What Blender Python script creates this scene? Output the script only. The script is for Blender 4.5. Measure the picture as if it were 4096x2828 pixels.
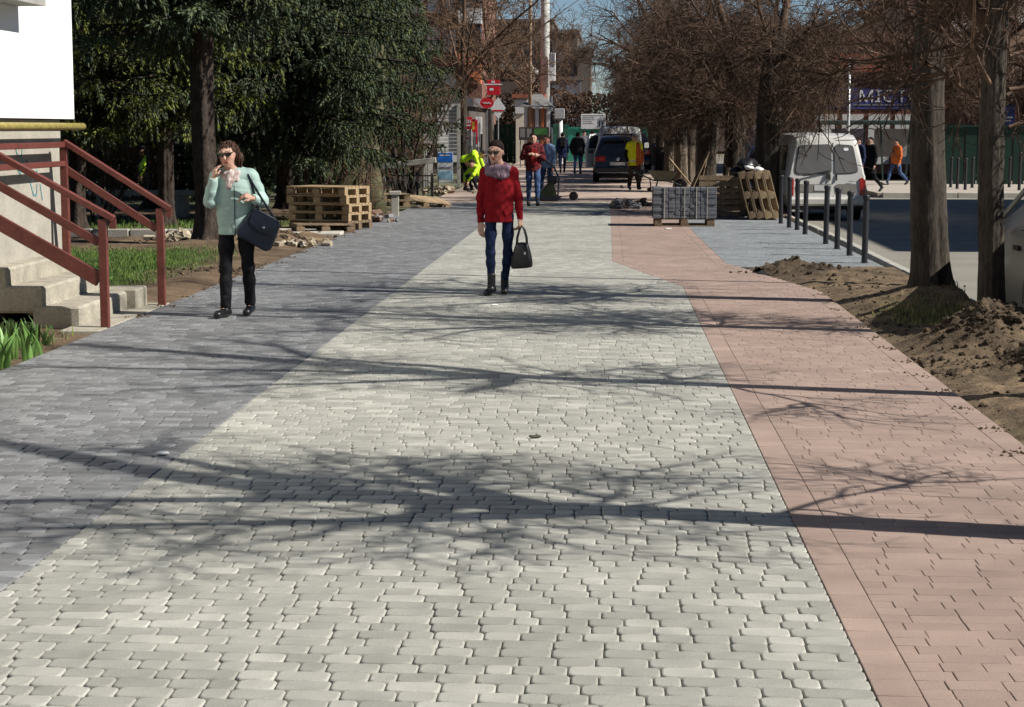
import bpy, math, random
import numpy as np
from math import sin, cos, pi, radians, sqrt, atan2
from mathutils import Vector, Matrix, Quaternion

for o in list(bpy.data.objects):
    bpy.data.objects.remove(o)
SC = bpy.context.scene
COL = SC.collection
random.seed(7)
RNG = np.random.default_rng(11)

# ------------------------------------------------------------------ camera, sky, sun, exposure
F_PX, CAM_H = 1850.0, 1.75
VPU, VPV = 610.0, 128.0                       # where the path's direction (+Y) meets the horizon, 1024 px frame
PITCH = math.atan((353.5 - VPV) / F_PX)
YAW = math.atan((VPU - 512.0) / F_PX * cos(PITCH))
cam_d = bpy.data.cameras.new('camera')
cam = bpy.data.objects.new('camera', cam_d)
COL.objects.link(cam)
cam_d.sensor_width = 36.0
cam_d.lens = F_PX / 1024.0 * 36.0
cam_d.clip_start = 0.1
cam_d.clip_end = 3000.0
cam.location = (0, 0, CAM_H)
cam.rotation_euler = (pi / 2 - PITCH, 0, YAW)
SC.camera = cam

SUN_EL, SUN_BACK = radians(40.0), radians(13.0)
world = bpy.data.worlds.new("World")
SC.world = world
world.use_nodes = True
wn = world.node_tree
wn.nodes.clear()
w_out = wn.nodes.new('ShaderNodeOutputWorld')
w_bg = wn.nodes.new('ShaderNodeBackground')
w_sky = wn.nodes.new('ShaderNodeTexSky')
w_sky.sky_type = 'NISHITA'
w_sky.sun_disc = False
w_sky.sun_elevation = SUN_EL
w_sky.sun_rotation = radians(103.0)
w_sky.altitude = 2500.0
w_sky.air_density = 1.0
w_sky.dust_density = 0.0
w_sky.ozone_density = 3.5
w_bg.inputs['Strength'].default_value = 0.052
wn.links.new(w_sky.outputs[0], w_bg.inputs['Color'])
wn.links.new(w_bg.outputs[0], w_out.inputs['Surface'])

sun_d = bpy.data.lights.new('sun', 'SUN')
sun_d.energy = 5.0
sun_d.angle = radians(0.55)
sun_d.color = (1.0, 0.955, 0.89)
sun = bpy.data.objects.new('sun', sun_d)
COL.objects.link(sun)
sun.location = (30, -10, 40)
SUN_DIR = Vector((-cos(SUN_BACK) * cos(SUN_EL), sin(SUN_BACK) * cos(SUN_EL), -sin(SUN_EL)))
sun.rotation_euler = SUN_DIR.to_track_quat('-Z', 'Y').to_euler()

SC.view_settings.view_transform = 'Standard'
SC.view_settings.look = 'None'
SC.view_settings.exposure = 0.45
SC.view_settings.gamma = 1.0
SC.view_settings.use_curve_mapping = False
SC.render.engine = 'CYCLES'
SC.cycles.max_bounces = 6
SC.cycles.diffuse_bounces = 3
SC.cycles.glossy_bounces = 3
SC.cycles.transmission_bounces = 4
SC.cycles.use_denoising = True
SC.cycles.use_adaptive_sampling = True
SC.cycles.adaptive_threshold = 0.02
SC.cycles.caustics_reflective = False
SC.cycles.caustics_refractive = False

CAM_R = cam.rotation_euler.to_matrix()
def ray(u, v):
    return CAM_R @ Vector(((u - 512.0) / F_PX, -(v - 353.5) / F_PX, -1.0))
def G(u, v, z=0.0):
    """the ground point (height z) seen at 1024-frame pixel u, v"""
    d = ray(u, v)
    t = (z - CAM_H) / d.z
    return Vector((d.x * t, d.y * t, z))
def W(u, v, y):
    """the point at distance y seen at pixel u, v"""
    d = ray(u, v)
    t = y / d.y
    return Vector((d.x * t, y, CAM_H + d.z * t))
CAM_RT = CAM_R.transposed()
def proj(p):
    q = CAM_RT @ (Vector(p) - Vector((0, 0, CAM_H)))
    return 512 + F_PX * q.x / -q.z, 353.5 - F_PX * q.y / -q.z

# ------------------------------------------------------------------ materials
MATS = {}
def M(name, col, rough=0.8, var=0.12, scale=6.0, bump=0.0, bscale=60.0, metal=0.0, spec=0.3, attr=False,
      col2=None, scale2=None, coat=0.0, stretch=None, detail=4.0, worldpos=False, specks=0.0, stain=0.0):
    if name in MATS:
        return MATS[name]
    m = bpy.data.materials.new(name)
    MATS[name] = m
    m.use_nodes = True
    nt = m.node_tree
    b = nt.nodes['Principled BSDF']
    b.inputs['Roughness'].default_value = rough
    b.inputs['Metallic'].default_value = metal
    b.inputs['Specular IOR Level'].default_value = spec
    if coat:
        b.inputs['Coat Weight'].default_value = coat
        b.inputs['Coat Roughness'].default_value = 0.08
    tc = nt.nodes.new('ShaderNodeTexCoord')
    src = tc.outputs['Object']
    if worldpos:
        src = nt.nodes.new('ShaderNodeNewGeometry').outputs['Position']
    if stretch:
        mp = nt.nodes.new('ShaderNodeMapping')
        mp.inputs['Scale'].default_value = stretch
        nt.links.new(src, mp.inputs['Vector'])
        src = mp.outputs[0]
    n = nt.nodes.new('ShaderNodeTexNoise')
    n.inputs['Scale'].default_value = scale
    n.inputs['Detail'].default_value = detail
    nt.links.new(src, n.inputs['Vector'])
    r = nt.nodes.new('ShaderNodeValToRGB')
    c1 = [max(0, c * (1 - var)) for c in col]
    c2 = [min(1, c * (1 + var)) for c in col] if col2 is None else list(col2)
    r.color_ramp.elements[0].color = (*c1, 1)
    r.color_ramp.elements[1].color = (*c2, 1)
    r.color_ramp.elements[0].position = 0.32
    r.color_ramp.elements[1].position = 0.68
    nt.links.new(n.outputs['Fac'], r.inputs['Fac'])
    cout = r.outputs[0]
    if scale2:
        n2 = nt.nodes.new('ShaderNodeTexNoise')
        n2.inputs['Scale'].default_value = scale2
        n2.inputs['Detail'].default_value = 3
        nt.links.new(src, n2.inputs['Vector'])
        mr = nt.nodes.new('ShaderNodeMapRange')
        mr.inputs['From Min'].default_value = 0.25
        mr.inputs['From Max'].default_value = 0.75
        mr.inputs['To Min'].default_value = 1 - var * 1.3
        mr.inputs['To Max'].default_value = 1 + var * 1.3
        nt.links.new(n2.outputs['Fac'], mr.inputs['Value'])
        mu = nt.nodes.new('ShaderNodeMix')
        mu.data_type = 'RGBA'
        mu.blend_type = 'MULTIPLY'
        mu.inputs['Factor'].default_value = 1.0
        nt.links.new(cout, mu.inputs['A'])
        nt.links.new(mr.outputs[0], mu.inputs['B'])
        cout = mu.outputs['Result']
    if attr:
        at = nt.nodes.new('ShaderNodeAttribute')
        at.attribute_name = 'Col'
        mu = nt.nodes.new('ShaderNodeMix')
        mu.data_type = 'RGBA'
        mu.blend_type = 'MULTIPLY'
        mu.inputs['Factor'].default_value = 1.0
        nt.links.new(cout, mu.inputs['A'])
        nt.links.new(at.outputs['Color'], mu.inputs['B'])
        cout = mu.outputs['Result']
    for amt, sc_, lo, hi in ((specks, 420.0, .30, .42), (stain, .9, .30, .62)):
        if amt:
            n3 = nt.nodes.new('ShaderNodeTexNoise')
            n3.inputs['Scale'].default_value = sc_
            n3.inputs['Detail'].default_value = 2 if sc_ > 10 else 6
            nt.links.new(src, n3.inputs['Vector'])
            mr = nt.nodes.new('ShaderNodeMapRange')
            mr.inputs['From Min'].default_value = lo
            mr.inputs['From Max'].default_value = hi
            mr.inputs['To Min'].default_value = 1 - amt
            mr.inputs['To Max'].default_value = 1
            nt.links.new(n3.outputs['Fac'], mr.inputs['Value'])
            mu = nt.nodes.new('ShaderNodeMix')
            mu.data_type = 'RGBA'
            mu.blend_type = 'MULTIPLY'
            mu.inputs['Factor'].default_value = 1.0
            nt.links.new(cout, mu.inputs['A'])
            nt.links.new(mr.outputs[0], mu.inputs['B'])
            cout = mu.outputs['Result']
    nt.links.new(cout, b.inputs['Base Color'])
    if bump:
        nb = nt.nodes.new('ShaderNodeTexNoise')
        nb.inputs['Scale'].default_value = bscale
        nb.inputs['Detail'].default_value = 5
        nt.links.new(src, nb.inputs['Vector'])
        bp = nt.nodes.new('ShaderNodeBump')
        bp.inputs['Strength'].default_value = bump
        bp.inputs['Distance'].default_value = 0.02
        nt.links.new(nb.outputs['Fac'], bp.inputs['Height'])
        nt.links.new(bp.outputs[0], b.inputs['Normal'])
    return m

def glass(name, tint=(0.02, 0.025, 0.03), rough=0.05):
    return M(name, tint, rough=rough, var=0.2, scale=1.5, spec=0.6)

# ------------------------------------------------------------------ object helpers
def setp(o, label=None, cat=None, group=None, kind=None):
    if label: o['label'] = label
    if cat: o['category'] = cat
    if group: o['group'] = group
    if kind: o['kind'] = kind
    return o

def thing(name, label, cat, loc=(0, 0, 0), rotz=0.0, group=None):
    o = bpy.data.objects.new(name, None)
    o.empty_display_size = 0.2
    COL.objects.link(o)
    o.location = loc
    o.rotation_euler = (0, 0, rotz)
    return setp(o, label, cat, group)

def objm(name, me, parent=None, mats=()):
    o = bpy.data.objects.new(name, me)
    COL.objects.link(o)
    if parent: o.parent = parent
    if not isinstance(mats, (list, tuple)): mats = [mats]
    if mats and not len(me.materials):
        for m in mats: me.materials.append(m)
    return o

def copy_tree(o, parent=None):
    c = o.copy()
    COL.objects.link(c)
    if parent is not None:
        c.parent = parent
    for ch in list(o.children):
        copy_tree(ch, c)
    return c

class MB:
    """collects shapes into one mesh"""
    def __init__(s):
        s.v, s.f, s.m, s.c = [], [], [], []
        s.mi = 0
        s.col = None
        s.sm = []
        s.smooth = False
    def add(s, verts, faces, col=None):
        o = len(s.v)
        s.v.extend([tuple(p) for p in verts])
        s.f.extend([tuple(i + o for i in f) for f in faces])
        s.m.extend([s.mi] * len(faces))
        s.sm.extend([s.smooth] * len(faces))
        c = col or s.col
        s.c.extend([c or (1, 1, 1)] * len(verts))
        return s
    def box(s, c, d, rot=None, bev=0.0):
        """centre c, full size d, rot Matrix/euler z; bev chamfers all edges"""
        x, y, z = d[0] / 2, d[1] / 2, d[2] / 2
        if rot is None: R = None
        elif isinstance(rot, (int, float)): R = Matrix.Rotation(rot, 3, 'Z')
        else: R = rot
        if bev <= 0:
            vs = [(-x, -y, -z), (x, -y, -z), (x, y, -z), (-x, y, -z), (-x, -y, z), (x, -y, z), (x, y, z), (-x, y, z)]
            fs = [(3, 2, 1, 0), (4, 5, 6, 7), (0, 1, 5, 4), (1, 2, 6, 5), (2, 3, 7, 6), (3, 0, 4, 7)]
        else:
            b = min(bev, x * .9, y * .9, z * .9)
            vs, fs = [], []
            for (zz, ins) in ((-z, b), (-z + b, 0), (z - b, 0), (z, b)):
                X, Y = x - ins, y - ins
                bb = b if ins == 0 else b * 0.6
                vs += [(-X + bb, -Y, zz), (X - bb, -Y, zz), (X, -Y + bb, zz), (X, Y - bb, zz), (X - bb, Y, zz), (-X + bb, Y, zz), (-X, Y - bb, zz), (-X, -Y + bb, zz)]
            for k in range(3):
                for i in range(8):
                    j = (i + 1) % 8
                    fs.append((k * 8 + i, k * 8 + j, k * 8 + 8 + j, k * 8 + 8 + i))
            fs.append(tuple(range(7, -1, -1)))
            fs.append(tuple(range(24, 32)))
        vs = [Vector(v) for v in vs]
        if R is not None: vs = [R @ v for v in vs]
        c = Vector(c)
        return s.add([v + c for v in vs], fs)
    def bar(s, a, b, w, h=None, up=(0, 0, 1), bev=0):
        """rectangular bar from a to b"""
        a, b = Vector(a), Vector(b)
        h = h or w
        d = b - a
        L = d.length
        d.normalize()
        up = Vector(up)
        if abs(d.dot(up)) > 0.98: up = Vector((0, 1, 0))
        x = d.cross(up).normalized()
        z = x.cross(d).normalized()
        R = Matrix((x, d, z)).transposed()
        return s.box((a + b) / 2, (w, L, h), R, bev)
    def cyl(s, a, b, r0, r1=None, n=12, cap=True):
        return s.tube([a, b], [r0, r0 if r1 is None else r1], n, cap)
    def tube(s, pts, rads, n=8, cap=True, flat=None):
        pts = [Vector(p) for p in pts]
        if isinstance(rads, (int, float)): rads = [rads] * len(pts)
        vs, fs = [], []
        ref = None
        for i, p in enumerate(pts):
            t = (pts[min(i + 1, len(pts) - 1)] - pts[max(i - 1, 0)])
            if t.length < 1e-9: t = Vector((0, 0, 1))
            t.normalize()
            if ref is None:
                ref = Vector((0, 1, 0)) if abs(t.y) < 0.9 else Vector((1, 0, 0))
                if abs(t.z) < .7: ref = Vector((0, 0, 1))
            x = ref.cross(t)
            if x.length < 1e-6: x = Vector((1, 0, 0))
            x.normalize()
            y = t.cross(x).normalized()
            ref = y
            fl = flat or 1.0
            for k in range(n):
                a = 2 * pi * k / n
                vs.append(p + x * (cos(a) * rads[i]) + y * (sin(a) * rads[i] * fl))
        for i in range(len(pts) - 1):
            for k in range(n):
                k2 = (k + 1) % n
                fs.append((i * n + k, i * n + k2, (i + 1) * n + k2, (i + 1) * n + k))
        if cap:
            fs.append(tuple(range(n - 1, -1, -1)))
            fs.append(tuple((len(pts) - 1) * n + k for k in range(n)))
        return s.add(vs, fs)
    def lathe(s, prof, n=16, c=(0, 0, 0), axis='z'):
        vs, fs = [], []
        c = Vector(c)
        for (r, h) in prof:
            for k in range(n):
                a = 2 * pi * k / n
                if axis == 'z': q = Vector((r * cos(a), r * sin(a), h))
                elif axis == 'y': q = Vector((r * cos(a), h, -r * sin(a)))
                else: q = Vector((h, r * cos(a), r * sin(a)))
                vs.append(q + c)
        for i in range(len(prof) - 1):
            for k in range(n):
                k2 = (k + 1) % n
                fs.append((i * n + k, i * n + k2, (i + 1) * n + k2, (i + 1) * n + k))
        fs.append(tuple(range(n - 1, -1, -1)))
        fs.append(tuple((len(prof) - 1) * n + k for k in range(n)))
        return s.add(vs, fs)
    def prism(s, poly, a, b):
        """poly: 3-D points; extruded from offset a to offset b (vectors)"""
        n = len(poly)
        a, b = Vector(a), Vector(b)
        vs = [Vector(p) + a for p in poly] + [Vector(p) + b for p in poly]
        fs = [tuple(range(n - 1, -1, -1)), tuple(range(n, 2 * n))]
        for i in range(n):
            j = (i + 1) % n
            fs.append((i, j, n + j, n + i))
        return s.add(vs, fs)
    def mesh(s, name):
        me = bpy.data.meshes.new(name)
        me.from_pydata(s.v, [], s.f)
        me.polygons.foreach_set('material_index', s.m)
        me.polygons.foreach_set('use_smooth', s.sm)
        if s.col is not None or any(c != (1, 1, 1) for c in s.c[:1] + s.c[len(s.c) // 2:len(s.c) // 2 + 1] + s.c[-1:]):
            at = me.color_attributes.new('Col', 'FLOAT_COLOR', 'POINT')
            at.data.foreach_set('color', np.array([(*c, 1.0) for c in s.c], np.float32).ravel())
        me.update()
        return me
    def build(s, name, mats, parent=None):
        return objm(name, s.mesh(name), parent, mats)

def fix_normals(me):
    import bmesh
    bm = bmesh.new()
    bm.from_mesh(me)
    bmesh.ops.recalc_face_normals(bm, faces=bm.faces)
    bm.to_mesh(me)
    bm.free()

def np_mesh(name, V, Fq, smooth=False, cols=None):
    """V (n,3) array; Fq (m,k) array of equal-length faces"""
    me = bpy.data.meshes.new(name)
    V = np.asarray(V, np.float32)
    Fq = np.asarray(Fq, np.int32)
    k = Fq.shape[1]
    me.vertices.add(len(V))
    me.vertices.foreach_set('co', V.ravel())
    me.loops.add(Fq.size)
    me.loops.foreach_set('vertex_index', Fq.ravel())
    me.polygons.add(len(Fq))
    me.polygons.foreach_set('loop_start', np.arange(0, Fq.size, k, dtype=np.int32))
    me.polygons.foreach_set('loop_total', np.full(len(Fq), k, np.int32))
    me.polygons.foreach_set('use_smooth', np.full(len(Fq), smooth, bool))
    if cols is not None:
        at = me.color_attributes.new('Col', 'FLOAT_COLOR', 'POINT')
        c = np.ones((len(V), 4), np.float32)
        c[:, :3] = cols
        at.data.foreach_set('color', c.ravel())
    me.update(calc_edges=True)
    me.validate()
    return me

def rock(mb, c, r, seed, flat=0.7, n=7, m=5):
    """an irregular lump"""
    rg = random.Random(seed)
    vs, fs = [], []
    for i in range(m):
        th = pi * (i + 0.5) / m
        for k in range(n):
            ph = 2 * pi * k / n + i * .4
            q = r * rg.uniform(.7, 1.25)
            vs.append((c[0] + q * sin(th) * cos(ph), c[1] + q * sin(th) * sin(ph), c[2] + q * cos(th) * flat))
    for i in range(m - 1):
        for k in range(n):
            k2 = (k + 1) % n
            fs.append((i * n + k, (i + 1) * n + k, (i + 1) * n + k2, i * n + k2))
    fs.append(tuple(range(n)))
    fs.append(tuple((m - 1) * n + k for k in range(n - 1, -1, -1)))
    mb.add(vs, fs)

# vectorised value noise, for displaced ground
_perm = RNG.random((64, 64)).astype(np.float32)
def vnoise(x, y):
    x0, y0 = np.floor(x).astype(int), np.floor(y).astype(int)
    fx, fy = x - x0, y - y0
    fx, fy = fx * fx * (3 - 2 * fx), fy * fy * (3 - 2 * fy)
    g = lambda a, b: _perm[a % 64, b % 64]
    return (g(x0, y0) * (1 - fx) + g(x0 + 1, y0) * fx) * (1 - fy) + (g(x0, y0 + 1) * (1 - fx) + g(x0 + 1, y0 + 1) * fx) * fy
def fbm(x, y, o=4):
    s, a = 0, .5
    for i in range(o):
        s = s + a * (vnoise(x * 2 ** i + 17 * i, y * 2 ** i + 5 * i) - .5)
        a *= .55
    return s
# ------------------------------------------------------------------ ground and setting
m_soil = M('soil', (0.140, 0.104, 0.070), rough=.95, var=.25, scale=3.0, scale2=22, bump=.8, bscale=45, attr=True)
m_far = M('far_soil', (0.20, 0.17, 0.13), rough=.95, var=.2, scale=.4, scale2=5)
m_road = M('asphalt', (0.245, 0.228, 0.19), rough=.9, var=.10, scale=1.2, scale2=60, bump=.25, bscale=220)
m_conc = M('concrete', (0.36, 0.34, 0.29), rough=.9, var=.12, scale=4, scale2=40, bump=.3, bscale=120)
m_conc_wall = M('wall_concrete', (0.37, 0.345, 0.29), rough=.9, var=.10, scale=3, scale2=30, bump=.25, bscale=90)
m_pave_light = M('light_paver', (0.380, 0.374, 0.327), rough=.85, var=.10, scale=7, scale2=160, bump=.35, bscale=260, attr=True, worldpos=True, specks=.45, stain=.16)
m_pave_dark = M('dark_paver', (0.200, 0.203, 0.203), rough=.62, spec=.5, var=.12, scale=7, scale2=160, bump=.35, bscale=260, attr=True, worldpos=True, specks=.45, stain=.16)
m_pave_pink = M('pink_paver', (0.355, 0.262, 0.215), rough=.85, var=.10, scale=3, scale2=120, bump=.3, bscale=260, attr=True, worldpos=True, specks=.45, stain=.16)
m_pave_blue = M('blue_paver', (0.25, 0.265, 0.27), rough=.85, var=.10, scale=3, scale2=120, bump=.3, bscale=260, attr=True, worldpos=True, specks=.45, stain=.16)
m_bed = M('joint_sand', (0.14, 0.13, 0.105), rough=.95, var=.25, scale=30)
m_bed_pink = M('pink_joint_sand', (0.19, 0.13, 0.11), rough=.95, var=.25, scale=30)
m_bed_blue = M('blue_joint_sand', (0.12, 0.12, 0.12), rough=.95, var=.25, scale=30)
m_kerb = M('kerb_concrete', (0.40, 0.38, 0.33), rough=.9, var=.12, scale=5, bump=.3, bscale=100)

def sheet(name, poly, z, mat, depth=0.0, kind='structure'):
    mb = MB()
    if depth:
        mb.prism([(x, y, z) for x, y in poly], (0, 0, -depth), (0, 0, 0))
    else:
        mb.add([(x, y, z) for x, y in poly], [tuple(range(len(poly)))])
    o = mb.build(name, mat)
    setp(o, kind=kind)
    fix_normals(o.data)
    return o

sheet('ground', [(-900, -60), (900, -60), (900, 1600), (-900, 1600)], -0.32, m_far)
sheet('road', [(3.72, -12), (40, -12), (40, 50.2), (7.2, 50.2), (6.0, 260), (3.6, 260), (3.6, 60)], -0.11, m_road, .15)
sheet('far_pavement', [(7.2, 50.35), (40, 50.35), (40, 62), (7.0, 62)], 0.02, M('far_paving', (0.42, 0.37, 0.31), var=.1, scale=2, scale2=30), .25)
PATH_FAR = sheet('path', [(-4.4, 44.0), (1.9, 44.0), (2.6, 60), (2.6, 170), (-5.5, 170), (-4.4, 60)], -0.012,
                 M('sandy_path', (0.40, 0.31, 0.25), rough=.95, var=.18, scale=.9, scale2=14, bump=.4, bscale=40), .25)

# kerb stones along the road, each stone a part
kerb = thing('kerb', 'pale concrete kerb between the verge and the road', 'kerb', (0, 0, 0))
for k in range(26):
    y0 = 2.0 + k * 1.5
    mb = MB()
    mb.box((0, 0, 0), (0.13, 1.485, 0.24), bev=.015)
    o = mb.build('kerb_stone', m_kerb, kerb)
    x = 3.655 if y0 < 30 else 3.655 - (y0 - 30) * .012
    o.location = (x, y0 + .75, -0.10 + random.uniform(-.004, .004))
fk = thing('far_kerb', 'pale kerb edging the pavement across the road', 'kerb', (0, 0, 0))
for k in range(8):
    mb = MB()
    mb.box((0, 0, 0), (1.98, 0.14, 0.24), bev=.015)
    o = mb.build('kerb_stone', m_kerb, fk)
    o.location = (7.3 + k * 2 + 1, 50.27, -0.085)

# ------------------------------------------------------------------ paving
def pl(pts):
    ys = [p[0] for p in pts]; xs = [p[1] for p in pts]
    return lambda y: float(np.interp(y, ys, xs))
xd_l = pl([(3, -4.42), (50, -4.40)])
x_dl = pl([(3, -2.31), (50, -2.31)])
x_lp = pl([(3, .84), (20.6, .82), (24.5, .04), (50, 0.02)])
x_pr = pl([(3, 2.33), (20.0, 2.29), (24.3, 1.52), (31, 1.43), (50, 1.42)])
xb_r = pl([(23.0, 3.50), (37.2, 3.42)])

def paver_mesh(L, Wd, H, rc, bev, lod):
    """one stone with its top at z=0: rounded plan corners, chamfered top edge"""
    hx, hy = L / 2, Wd / 2
    if lod == 0:
        per = 3
        def ring(ins, z):
            X, Y, r = hx - ins, hy - ins, max(rc - ins * .3, .002)
            out = []
            for cx, cy, a0 in ((X - r, -Y + r, -90), (X - r, Y - r, 0), (-X + r, Y - r, 90), (-X + r, -Y + r, 180)):
                for q in range(per):
                    a = radians(a0 + 90 * q / (per - 1))
                    out.append((cx + r * cos(a), cy + r * sin(a), z))
            return out
        n = per * 4
        V = ring(0, -H) + ring(0, -bev) + ring(bev * .45, -bev * .35) + ring(bev * 1.3, 0)
        F = []
        for k in range(3):
            for i in range(n):
                j = (i + 1) % n
                F.append((k * n + i, k * n + j, k * n + n + j, k * n + n + i))
        F.append(tuple(range(3 * n, 4 * n)))
        return V, F
    b = bev
    c = rc * .55
    V = []
    for ins, z in ((0, -H * .5), (0, -b), (b, 0)):
        X, Y = hx - ins, hy - ins
        V += [(-X + c, -Y, z), (X - c, -Y, z), (X, -Y + c, z), (X, Y - c, z), (X - c, Y, z), (-X + c, Y, z), (-X, Y - c, z), (-X, -Y + c, z)] if lod == 1 else [(-X, -Y, z), (X, -Y, z), (X, Y, z), (-X, Y, z)]
    n = 8 if lod == 1 else 4
    F = []
    for k in range(2):
        for i in range(n):
            j = (i + 1) % n
            F.append((k * n + i, k * n + j, k * n + n + j, k * n + n + i))
    F.append(tuple(range(2 * n, 3 * n)))
    return V, F

PCACHE = {}
def pave(name, fl, fr, y0, y1, row, lens, gap, rc, bev, mat, bedmat, tones, tint, label=None, edge=None, seed=1, lod_y=(11.5, 19.0)):
    rg = random.Random(seed)
    # bed under the stones
    ys = sorted(set([y0, y1] + [y for y in np.arange(y0, y1, 0.5)]))
    mb = MB()
    vs = []
    for y in ys:
        vs += [(fl(y), y, -0.010), (fr(y), y, -0.010), (fl(y), y, -0.30), (fr(y), y, -0.30)]
    fs = []
    for i in range(len(ys) - 1):
        a, b = i * 4, i * 4 + 4
        fs += [(a, a + 1, b + 1, b), (a + 1, a + 3, b + 3, b + 1), (a + 2, a, b, b + 2)]
    fs += [(0, 2, 3, 1)]
    mb.add(vs, fs)
    bed = mb.build(name, bedmat)
    setp(bed, kind='structure')
    stones = []
    y = y0
    while y < y1 - row:
        ym = y + row / 2
        a, b = fl(ym), fr(ym)
        x = a + (0 if edge else -rg.random() * .06)
        x = a
        first = True
        segs = []
        if edge:
            el, er = edge
            # border stones laid lengthways on both sides
            xa, xb = a + el, b - er
            segs_x0, segs_x1 = xa, xb
        else:
            segs_x0, segs_x1 = a, b
        x = segs_x0
        first = True
        while x < segs_x1 - .012:
            L = rg.choice(lens)
            if first: L *= rg.uniform(.45, 1.0); first = False
            if segs_x1 - (x + L) < .05: L = segs_x1 - x
            segs.append((x, x + L))
            x += L
        for (p, q) in segs:
            stones.append(((p + q) / 2, ym, q - p - gap, row - gap))
        y += row
    if edge:
        for side, w in ((0, edge[0]), (1, edge[1])):
            y = y0
            while y < y1 - .16:
                L = rg.choice((.17, .17, .24))
                ym = y + L / 2
                xc = fl(ym) + w / 2 if side == 0 else fr(ym) - w / 2
                stones.append((xc, ym, w - gap, L - gap))
                y += L
    # keep what a view near the photograph's can show
    keep = []
    for (cx, cy, L, Wd) in stones:
        u, v = proj((cx, cy, 0))
        if -160 < u < 1200 and v < 860:
            inside = -5 < u < 1029 and v < 712
            s = (F_PX / cy) ** 2 * CAM_H / cy * L * Wd
            keep.append((s if inside else 0, cx, cy, L, Wd, 0 if inside else 1))
    keep.sort(key=lambda k: -k[0])
    V, F, Cc, SMF = [], [], [], []
    F4, FN = [], []
    for i, (s, cx, cy, L, Wd, off) in enumerate(keep):
        tone = rg.choice(tones)
        jz = rg.uniform(-.0016, .0008)
        ang = rg.uniform(-.005, .005)
        tl = (rg.uniform(-.006, .006), rg.uniform(-.006, .006))
        if i < 300 and s > 0:
            key = (name, round(L, 3), round(Wd, 3), tone)
            if key not in PCACHE:
                v_, f_ = paver_mesh(round(L, 3), round(Wd, 3), .06, rc, bev, 0)
                q = MB(); q.smooth = True
                q.col = tuple(tone * t for t in tint)
                q.add(v_, f_)
                q.sm[-1] = False
                PCACHE[key] = q.mesh('paver')
                PCACHE[key].materials.append(mat)
            o = bpy.data.objects.new('paver', PCACHE[key])
            COL.objects.link(o)
            o.parent = bed
            o.location = (cx, cy, jz)
            o.rotation_euler = (tl[0], tl[1], ang)
        else:
            lod = 0 if cy < lod_y[0] else (1 if cy < lod_y[1] else 2)
            v_, f_ = paver_mesh(L, Wd, .06, rc, bev * (1, .7, .5)[lod], lod)
            va = np.array(v_, np.float32)
            ca, sa = cos(ang), sin(ang)
            zz = va[:, 2] + va[:, 0] * -tl[1] + va[:, 1] * tl[0] + jz
            xx = va[:, 0] * ca - va[:, 1] * sa + cx
            yy = va[:, 0] * sa + va[:, 1] * ca + cy
            o0 = sum(len(k) for k in V) if False else pave.n
            V.append(np.stack([xx, yy, zz], 1))
            Cc.append(np.tile(np.array([tone * t for t in tint], np.float32), (len(va), 1)))
            F.extend([tuple(j + o0 for j in f) for f in f_])
            SMF.extend([lod < 2] * (len(f_) - 1) + [False])
            pave.n += len(va)
    pave.n = 0
    V = np.concatenate(V)
    me = bpy.data.meshes.new('paver')
    me.from_pydata(V.tolist(), [], F)
    me.polygons.foreach_set('use_smooth', np.array(SMF, bool))
    at = me.color_attributes.new('Col', 'FLOAT_COLOR', 'POINT')
    cc = np.ones((len(V), 4), np.float32); cc[:, :3] = np.concatenate(Cc)
    at.data.foreach_set('color', cc.ravel())
    o = objm('paver', me, bed, mat)
    setp(o, kind='stuff')
    return bed
pave.n = 0
LT = (.88, .94, .97, 1.0, 1.03, 1.09, 1.24)
pave('light_pavement', x_dl, x_lp, 4.3, 44.0, .100, (.090, .127, .127, .175, .175), .0032, .019, .0055, m_pave_light, m_bed, LT, (1, 1, 1), seed=3)
pave('dark_pavement', xd_l, x_dl, 5.6, 44.0, .100, (.090, .127, .127, .175), .0032, .019, .0055, m_pave_dark, m_bed_blue, (.78, .90, .96, 1.0, 1.06, 1.16, 1.34), (1, 1, 1), seed=5)
pave('pink_pavement', x_lp, x_pr, 4.3, 44.0, .100, (.14, .18, .22), .0022, .004, .0025, m_pave_pink, m_bed_pink, (.92, .96, 1.0, 1.0, 1.04, 1.08), (1, 1, 1), edge=(.145, .145), seed=8)
pave('grey_pavement', x_pr, xb_r, 23.6, 37.2, .100, (.12, .16, .20), .0025, .006, .003, m_pave_blue, m_bed_blue, (.88, .95, 1.0, 1.05, 1.12), (1, 1, 1), seed=9)

# ------------------------------------------------------------------ right verge: dug soil with mounds round the trees
def heightfield(name, x0, x1, y0, y1, step, fz, fcol, mat, fx0=None, fx1=None):
    xs = np.linspace(0, 1, int((x1 - x0) / step) + 1)
    ys = np.arange(y0, y1 + step, step)
    XX, YY = np.meshgrid(xs, ys)
    a = np.array([fx0(y) for y in ys]) if fx0 else np.full(len(ys), x0)
    b = np.array([fx1(y) for y in ys]) if fx1 else np.full(len(ys), x1)
    XX = a[:, None] + (b - a)[:, None] * XX
    ZZ = fz(XX, YY)
    nx, ny = XX.shape[1], XX.shape[0]
    V = np.stack([XX, YY, ZZ], -1).reshape(-1, 3)
    i = np.arange((ny - 1) * (nx - 1))
    r, c = i // (nx - 1), i % (nx - 1)
    A = r * nx + c
    F = np.stack([A, A + 1, A + nx + 1, A + nx], 1)
    me = np_mesh(name, V, F, True, fcol(XX, YY, ZZ).reshape(-1, 3))
    o = objm(name, me, None, mat)
    setp(o, kind='structure')
    return o

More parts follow.
